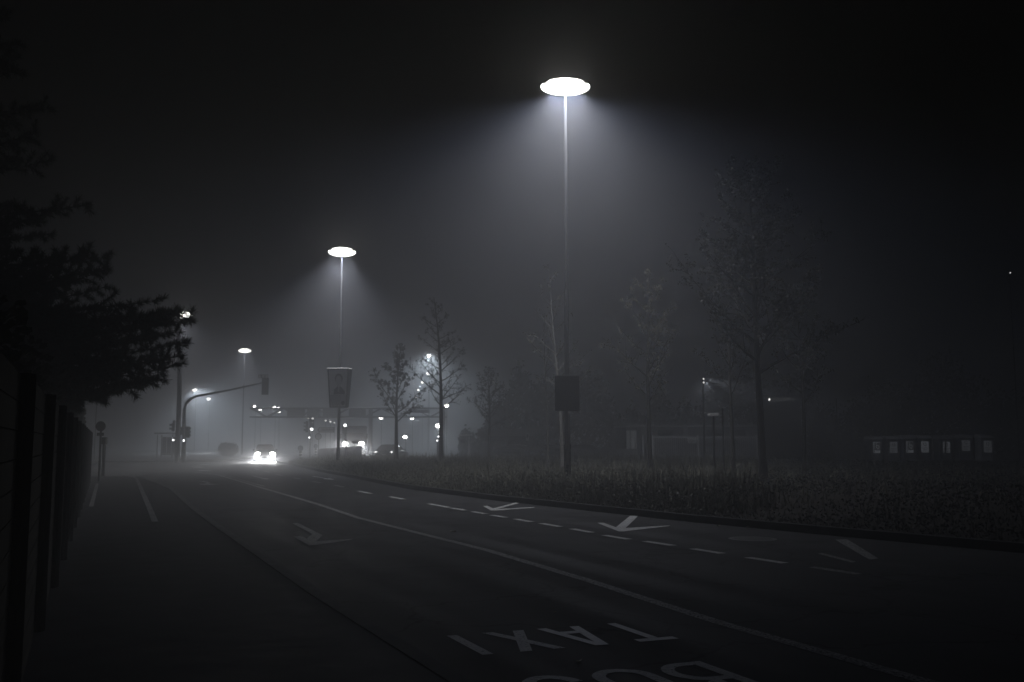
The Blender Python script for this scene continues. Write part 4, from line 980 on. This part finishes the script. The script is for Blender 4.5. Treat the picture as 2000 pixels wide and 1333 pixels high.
# lit strip window far behind the big tree
Y = 95; a = at(1498, 785, Y); KI = thing('lit_kiosk', 'small far roof light glittering behind the biggest tree', 'building', (a.x + 1.3, Y, 0))
MB().box((0, 1.5, 2.4), (4, 3, 4.8)).build('wall', mat('dark_wall2', (.03, .03, .03), .9), KI)
MB().box((0, 1.4, a.z + .55), (4.4, 3.6, .15)).build('roof', BLACK, KI)
MB().box((0, 1.5, a.z / 2 + 2.5), (3.7, 2.8, a.z - 4.6)).build('upper_wall', MATS['dark_wall2'], KI)
m = mat('lit_window', (.3, .3, .3), .5, emit=(1, 1, 1), estr=.25, sampled=False)
nt = m.node_tree; nz = nt.nodes.new('ShaderNodeTexNoise'); nz.inputs['Scale'].default_value = 7; mr = nt.nodes.new('ShaderNodeMapRange'); mr.inputs['From Min'].default_value = .5; mr.inputs['From Max'].default_value = .75; mr.inputs['To Max'].default_value = .4
nt.links.new(nz.outputs['Fac'], mr.inputs['Value']); nt.links.new(mr.outputs[0], nt.nodes['Principled BSDF'].inputs['Emission Strength'])
MB().box((.1, -.05, a.z + .22), (2.5, .06, .36)).build('window', m, KI)
MB().ball((-1.1, -.1, a.z + .2), .1, 8, 5).build('lamp', BULBS, KI)

# ------------------------------------------------------------------ recycling containers
def art_digits(parent):
    MB().bbox((0, -.612, 1.35), (.56, .012, .86), .004).build('label', WHITE, parent)
LBL = []
def make_bin():
    root = thing('recycling_container', '', 'container', (0, 0, 0))
    mb = MB(); w, d = .52, .55
    V = [(-w * .9, -d * .92, .25), (w * .9, -d * .92, .25), (w * .9, d * .92, .25), (-w * .9, d * .92, .25), (-w, -d, 1.95), (w, -d, 1.95), (w, d, 1.95), (-w, d, 1.95)]
    body = mb.add(V, [(3, 2, 1, 0), (4, 5, 6, 7), (0, 1, 5, 4), (1, 2, 6, 5), (2, 3, 7, 6), (3, 0, 4, 7)]).build('body', mat('container_paint', (.035, .037, .044), .5, var=.2, scale=2), root)
    MB().add([(-w - .03, -d - .05, 1.953), (w + .03, -d - .05, 1.953), (w + .03, d + .03, 1.953), (-w - .03, d + .03, 1.953), (-w, -d * .5, 2.17), (w, -d * .5, 2.17), (w, d * .6, 2.22), (-w, d * .6, 2.22)], [(3, 2, 1, 0), (4, 5, 6, 7), (0, 1, 5, 4), (1, 2, 6, 5), (2, 3, 7, 6), (3, 0, 4, 7)]).build('lid', mat('container_lid', (.2, .2, .21), .4), root)
    for sx in (-1, 1):
        for sy in (-1, 1): MB().box((sx * w * .75, sy * d * .7, .125), (.12, .12, .25)).build('leg', DKST, root)
    MB().bbox((0, -d - .02, 1.84), (.62, .05, .13), .015).build('flap', BLACK, root)
    return root
bp_ = make_bin()
BN = [(1706, 'leftmost container of the row, dark label in a white frame with bold figures', 0), (1741, 'container with a dim grey label between the two framed labels', 1), (1771, 'third container along, second of the two with a white framed dark label', 0), (1802, 'container with a bright white label right of the framed ones', 2), (1842, 'container whose white label is split by a black slanting bar', 3), (1881, 'second last container, label set higher than its neighbours', 4), (1922, 'rightmost container, greyer body with a large white label', 5)]
bins = []
for k, (px, lab, kind) in enumerate(BN):
    o = bp_ if k == 0 else copy_tree(bp_); Yb = 76 + (0, .25, -.1, .2, .05, .3, -.3)[k]
    q = at(px, 880, Yb); o.location = (q.x, q.y, .0); o.rotation_euler.z = R((5, -3, 2, -5, 3, -2, 4)[k]); o.scale.z = (.97, .98, 1, 1.01, .99, 1.02, 1.03)[k]; o['label'] = lab; o['group'] = 'recycling containers in a row'
    bins.append(o)
bd_ = [c for c in bins[-1].children if c.name.startswith('body')][0]; bd_.data = bd_.data.copy(); bd_.data.materials.clear(); bd_.data.materials.append(mat('container_grey', (.1, .1, .11), .55, var=.2, scale=2))
for o, (px, lab, kind) in zip(bins, BN):
    sh = {1: .5, 4: .66}.get(kind, .85); dz = .12 if kind == 4 else 0
    m = mat('label_%d' % kind, (sh, sh, sh), .6)
    yb = lambda z: -.552 - .048 * (z - .25) / 1.7
    lb = MB().bbox((0, -.565, 1.3 + dz), (.56 if kind < 4 else .62, .014, .86), .004).build('label', m, o)
    if kind == 0:
        MB().bbox((.06, -.578, 1.38), (.38, .01, .60), .002).build('label_print', BLACK, lb); MB().bbox((-.21, -.578, 1.3), (.05, .01, .76), .002).build('label_print', BLACK, lb)
        mb = MB()
        for i in range(20):
            a0, a1 = 2 * pi * i / 20, 2 * pi * (i + 1) / 20
            mb.add([(.08 + .13 * math.cos(a0), -.586, 1.34 + .18 * math.sin(a0)), (.08 + .13 * math.cos(a1), -.586, 1.34 + .18 * math.sin(a1)), (.08 + .06 * math.cos(a1), -.586, 1.34 + .1 * math.sin(a1)), (.08 + .06 * math.cos(a0), -.586, 1.34 + .1 * math.sin(a0))], [(0, 1, 2, 3)])
        mb.box((-.02, -.586, 1.5), (.06, .006, .3)); mb.build('label_figure', m, lb)
    else:
        mb = MB()
        for i in range(3):
            for j in range(6):
                a0 = 2 * pi * i / 3 + j * .26; a1 = a0 + .26
                mb.add([(.13 * math.cos(a0), -.576, 1.5 + dz + .13 * math.sin(a0)), (.13 * math.cos(a1), -.576, 1.5 + dz + .13 * math.sin(a1)), (.08 * math.cos(a1), -.576, 1.5 + dz + .08 * math.sin(a1)), (.08 * math.cos(a0), -.576, 1.5 + dz + .08 * math.sin(a0))], [(0, 1, 2, 3)])
        mb.build('label_figure', BLACK, lb)
        for j in range(3): MB().box((0, -.578, 1.2 + dz - j * .11), (.42 - .06 * j, .008, .035)).build('label_print', mat('label_ink', (.1, .1, .1), .6), lb)
        if kind == 3:
            MB().extrude([(-.2, -.576, .87), (-.08, -.576, .87), (.0, -.576, 1.73), (-.12, -.576, 1.73)], (0, -.012, 0)).build('label_bar', BLACK, lb)
# short bar fence left of the containers
Y = 77; BF2 = thing('bar_fence', 'short bar fence panel left of the recycling containers', 'fence', (0, Y, 0))
a, b2 = at(1634, 880, Y).x, at(1692, 880, Y).x
for x in (a, b2): MB().box((x, 0, .85), (.09, .09, 1.7)).build('post', GREYM, BF2)
mb = MB()
for z in (.2, 1.6): mb.box(((a + b2) / 2, 0, z), (b2 - a - .09, .05, .06))
for k in range(14): mb.tube([(a + (k + .5) * (b2 - a) / 14, 0, .2), (a + (k + .5) * (b2 - a) / 14, 0, 1.6)], .018, 5, False)
mb.build('bar_panel', GREYM, BF2)
for px, lab in ((1637, 'thin bare pole rising from the short bar fence'), (1733, 'thin bare pole rising behind the containers')):
    q = at(px, 880, 78.5); o = MB().tube([(0, 0, 0), (0, 0, 5.2)], [.05, .035], 6).build('slim_pole', STEEL); o.location = (q.x, q.y, 0); tag(o, lab, 'pole')

# ------------------------------------------------------------------ haze
hz = MB().box(((GX0 + GX1) / 2, (GY0 + GY1) / 2, 10), (GX1 - GX0 + 4, GY1 - GY0 + 4, 23)).build('haze', None or mat('haze_tmp', (1, 1, 1)))
hm = bpy.data.materials.new('haze_air'); hm.use_nodes = True; nt = hm.node_tree
for n in list(nt.nodes):
    if n.type == 'BSDF_PRINCIPLED': nt.nodes.remove(n)
pv_ = nt.nodes.new('ShaderNodeVolumePrincipled'); pv_.inputs['Color'].default_value = (.93, .95, 1, 1)
pv_.inputs['Density'].default_value = FOG; pv_.inputs['Anisotropy'].default_value = 0.5
out = [n for n in nt.nodes if n.type == 'OUTPUT_MATERIAL'][0]; nt.links.new(pv_.outputs[0], out.inputs['Volume'])
hz.data.materials.clear(); hz.data.materials.append(hm); hz['kind'] = 'stuff'
